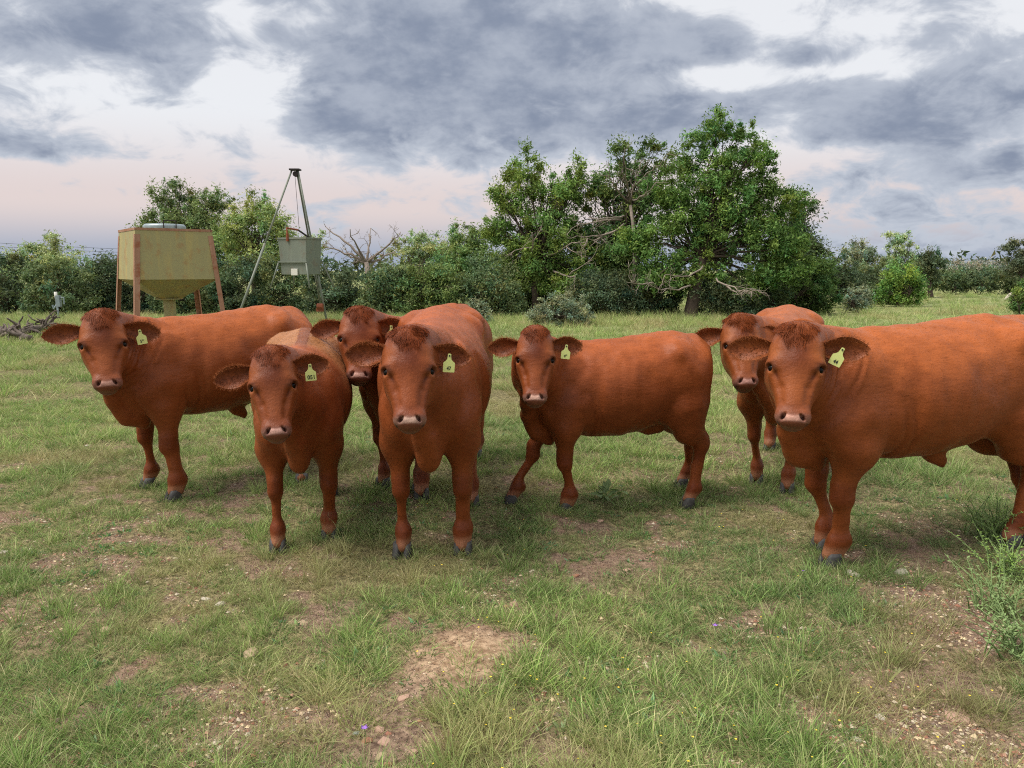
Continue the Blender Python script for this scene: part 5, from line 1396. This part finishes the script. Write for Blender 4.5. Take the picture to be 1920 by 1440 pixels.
    for (bp, ax, fc_, sd_, ep, aa, bb, layr, c) in ear_info:
        ii = np.where((layr == 1) & (aa > .02) & (aa < .999))[0]
        k_ = 1500
        wgt = np.where(np.abs(bb[ii]) > .75, 2.2, 1.0); wgt = wgt / wgt.sum()
        ci = rng.choice(ii, k_, p=wgt)
        b_ = bb[ci]
        pos = ep[ci] + rng.normal(0, .004, (k_, 3))
        D = ax * .55 + np.outer(np.sign(b_) * np.abs(b_) ** 2 * .9, sd_) + fc_ * .35 + rng.normal(0, .22, (k_, 3))
        D /= np.linalg.norm(D, axis=1, keepdims=True)
        rimc = (np.abs(b_) > .75)[:, None]
        cc = np.where(rimc, np.array([.27, .085, .03]), base * V(.55, .55, .6)) * rng.uniform(.7, 1.35, (k_, 1))
        ln = rng.uniform(.006, .017, k_) * hs
        prt.append(strands(pos, D, np.tile(fc_, (k_, 1)), ln, rng.uniform(.0012, .0022, k_), None, cc))
    finish('ear_fringe', prt)
    # ---- ear tag on the left ear
    if tagtext is not None:
        bp, ax, fc_, sd_ = ear_info[0][:4]
        hang = bp + ax * (.115 * hs) + fc_ * (.012 * hs)
        dn = unit(V(0, 0, -1) + ax * .05); nrm = Rm @ (V(0, 0, CAM_H) - poll); nrm = unit(nrm - dn * (nrm @ dn) + ax * .1)
        nrm = unit(nrm - dn * (nrm @ dn)); xr = np.cross(nrm, -dn) * -1
        xr = np.cross(-dn, nrm)
        ca, sa = math.cos(R(tag_rot)), math.sin(R(tag_rot))
        xr, dn = xr * ca + dn * sa, dn * ca - xr * sa
        g = hs * S
        out = [(-.008, -.008), (-.0035, -.0105), (.0035, -.0105), (.008, -.008), (.0085, .004), (.011, .018), (.018, .027), (.0275, .034), (.029, .038), (.029, .080), (.026, .083),
               (-.026, .083), (-.029, .080), (-.029, .038), (-.0275, .034), (-.018, .027), (-.011, .018), (-.0085, .004)]
        out = [(a * 1.0, b * 1.0) for a, b in out]
        tp = []
        for zz in (.0, .0022):
            for a, b in out: tp.append(hang * S + (xr * a + dn * b + nrm * (zz + .012)) * g)
        k_ = len(out)
        me = bpy.data.meshes.new('ear_tag')
        me.from_pydata([tuple(p) for p in tp], [], [tuple(range(k_))[::1], tuple(range(k_, 2 * k_))[::-1]] + [(i, (i + 1) % k_, k_ + (i + 1) % k_, k_ + i) for i in range(k_)])
        me.materials.append(M_TAG); me.update()
        to = obj('ear_tag', me, root)
        # rivet
        rv = MB(); cpt = hang * S + nrm * (.0142 * g)
        rv.tube([cpt, cpt + nrm * .004 * g], .0045 * g, 10)
        rv.build('rivet', M_INK, to, smooth=False)
        if not tagtext: return root
        fc = bpy.data.curves.new('tag_number', 'FONT'); fc.body = tagtext; fc.align_x = 'CENTER'; fc.align_y = 'CENTER'; fc.size = 1.0; fc.offset = 0.028
        tmp = bpy.data.objects.new('tmp', fc); COL.objects.link(tmp)
        dg = bpy.context.evaluated_depsgraph_get(); me2 = bpy.data.meshes.new_from_object(tmp.evaluated_get(dg))
        bpy.data.objects.remove(tmp)
        tv = np.zeros(len(me2.vertices) * 3, dtype=np.float32); me2.vertices.foreach_get('co', tv); tv = tv.reshape(-1, 3)
        wd = (tv[:, 0].max() - tv[:, 0].min()); hg = (tv[:, 1].max() - tv[:, 1].min())
        tw, thh = (.038, .024) if len(tagtext) == 3 else (.022, .020)
        a = (tv[:, 0] - (tv[:, 0].max() + tv[:, 0].min()) / 2) / wd * tw; b = (tv[:, 1] - (tv[:, 1].max() + tv[:, 1].min()) / 2) / hg * thh
        np_ = hang * S + (np.outer(a, xr) + np.outer(.063 - b, dn) + nrm * (.0145 + .0012)) * g
        me2.vertices.foreach_set('co', np_.astype(np.float32).ravel()); me2.materials.clear(); me2.materials.append(M_INK); me2.update()
        obj('tag_number', me2, to)
    return root

def mid2(a, b): return (np.asarray(a) + np.asarray(b)) / 2
import time as _time
_t0 = _time.time()
# A: left steer, tag 59
fl, fr = gp(332, 935), gp(283, 912)
build_cow('cow', 'stocky red-brown steer with tag 59, farthest left, in front of the yellow hopper', mid2(fl, fr), 223, 1.03, at(187, 583, 4.75), .51,
          [fl, fr, None, None], '59', res=1.12, lenf=.95, fw=1.04, mop=1.1, face_off=-2, pitch=66, roll=2, sheath=True, wrinkle=.006, nose=(.55, .33, .27), ear_len=.245, ear_drop=(.10, -.02), tag_rot=-6)
# B: small calf, tag 051
fr, fl = gp(522, 1030), gp(618, 1006)
build_cow('cow', 'small red calf with shaggy tan back and tag reading 051', mid2(fl, fr), 168, .94, at(505, 652, 3.72), .455,
          [fl, fr, None, gp(566, 905)], '051', fw=.95, mop=.8, hue=(.92, .90, .95), face_off=-2, pitch=64, roll=3, curly=.8, nose=(.66, .42, .36), ear_drop=(-.12, .12))
# C: behind B and D
fr, fl = gp(720, 912), gp(789, 920)
build_cow('cow', 'red-brown cow whose head peers out behind the calf tagged 051 and the cow tagged 47', mid2(fl, fr), 200, 1.03, at(674, 577, 4.75), .475,
          [fl, fr, None, None], '', res=1.25, pitch=64, roll=-2, fw=1.05, mop=.9, hue=(.90, .86, .9), nose=(.58, .38, .32), ear_drop=(-.08, .12))
# D: front centre, tag 47
fr, fl = gp(755, 1040), gp(868, 1036)
build_cow('cow', 'broad red-brown cow facing the camera head on, tag 47', mid2(fl, fr), 178, 1.06, at(765, 616, 3.55), .475,
          [fl, fr, gp(884, 948), None], '47', pitch=64, mop=1.0, hue=(.97, .92, .95), nose=(.60, .44, .36), ear_drop=(.08, -.06), tag_rot=7)
# E: side on, tag 49
fl, fr = gp(1065, 957), gp(963, 943)
build_cow('cow', 'small red heifer standing side on in the middle with tag 49', mid2(gp(1075, 957), gp(1030, 945)), 259, .925, at(1004, 614, 4.3), .44,
          [fl, fr, gp(1292, 948), gp(1280, 912)], '49', res=1.06, lenf=.88, fw=.97, mop=.6, hue=(.95, .92, .95), face_off=0, pitch=66, wrinkle=.006, nose=(.70, .48, .40), ear_drop=(-.06, .02), tag_rot=9)
# F: behind G
fr, fl = gp(1418, 905), gp(1476, 922)
build_cow('cow', 'red-brown cow half hidden behind the head of the large steer tagged 44', mid2(fl, fr), 203, 1.02, at(1392, 590, 5.0), .50,
          [fl, fr, gp(1492, 852), gp(1443, 842)], None, res=1.22, face_off=14, pitch=62, fw=.98, mop=1.3, hue=(1.02, 1.05, 1.05), nose=(.50, .30, .26), ear_drop=(.0, .14))
# G: right, tag 44
fl, fr = gp(1563, 1058), gp(1546, 1028)
build_cow('cow', 'large red steer with tag 44, cut off by the right edge', mid2(fl, fr), 254, 1.05, at(1496, 609, 3.68), .50,
          [fl, fr, None, gp(1915, 1010)], '44', face_off=0, fw=1.03, mop=1.1, hue=(1.08, 1.10, 1.08), lenf=1.05, pitch=66, sheath=True, wrinkle=.007, nose=(.66, .40, .32), ear_len=.25, tag_rot=28, ear_drop=(-.12, -.04))
print('cows', _time.time() - _t0)
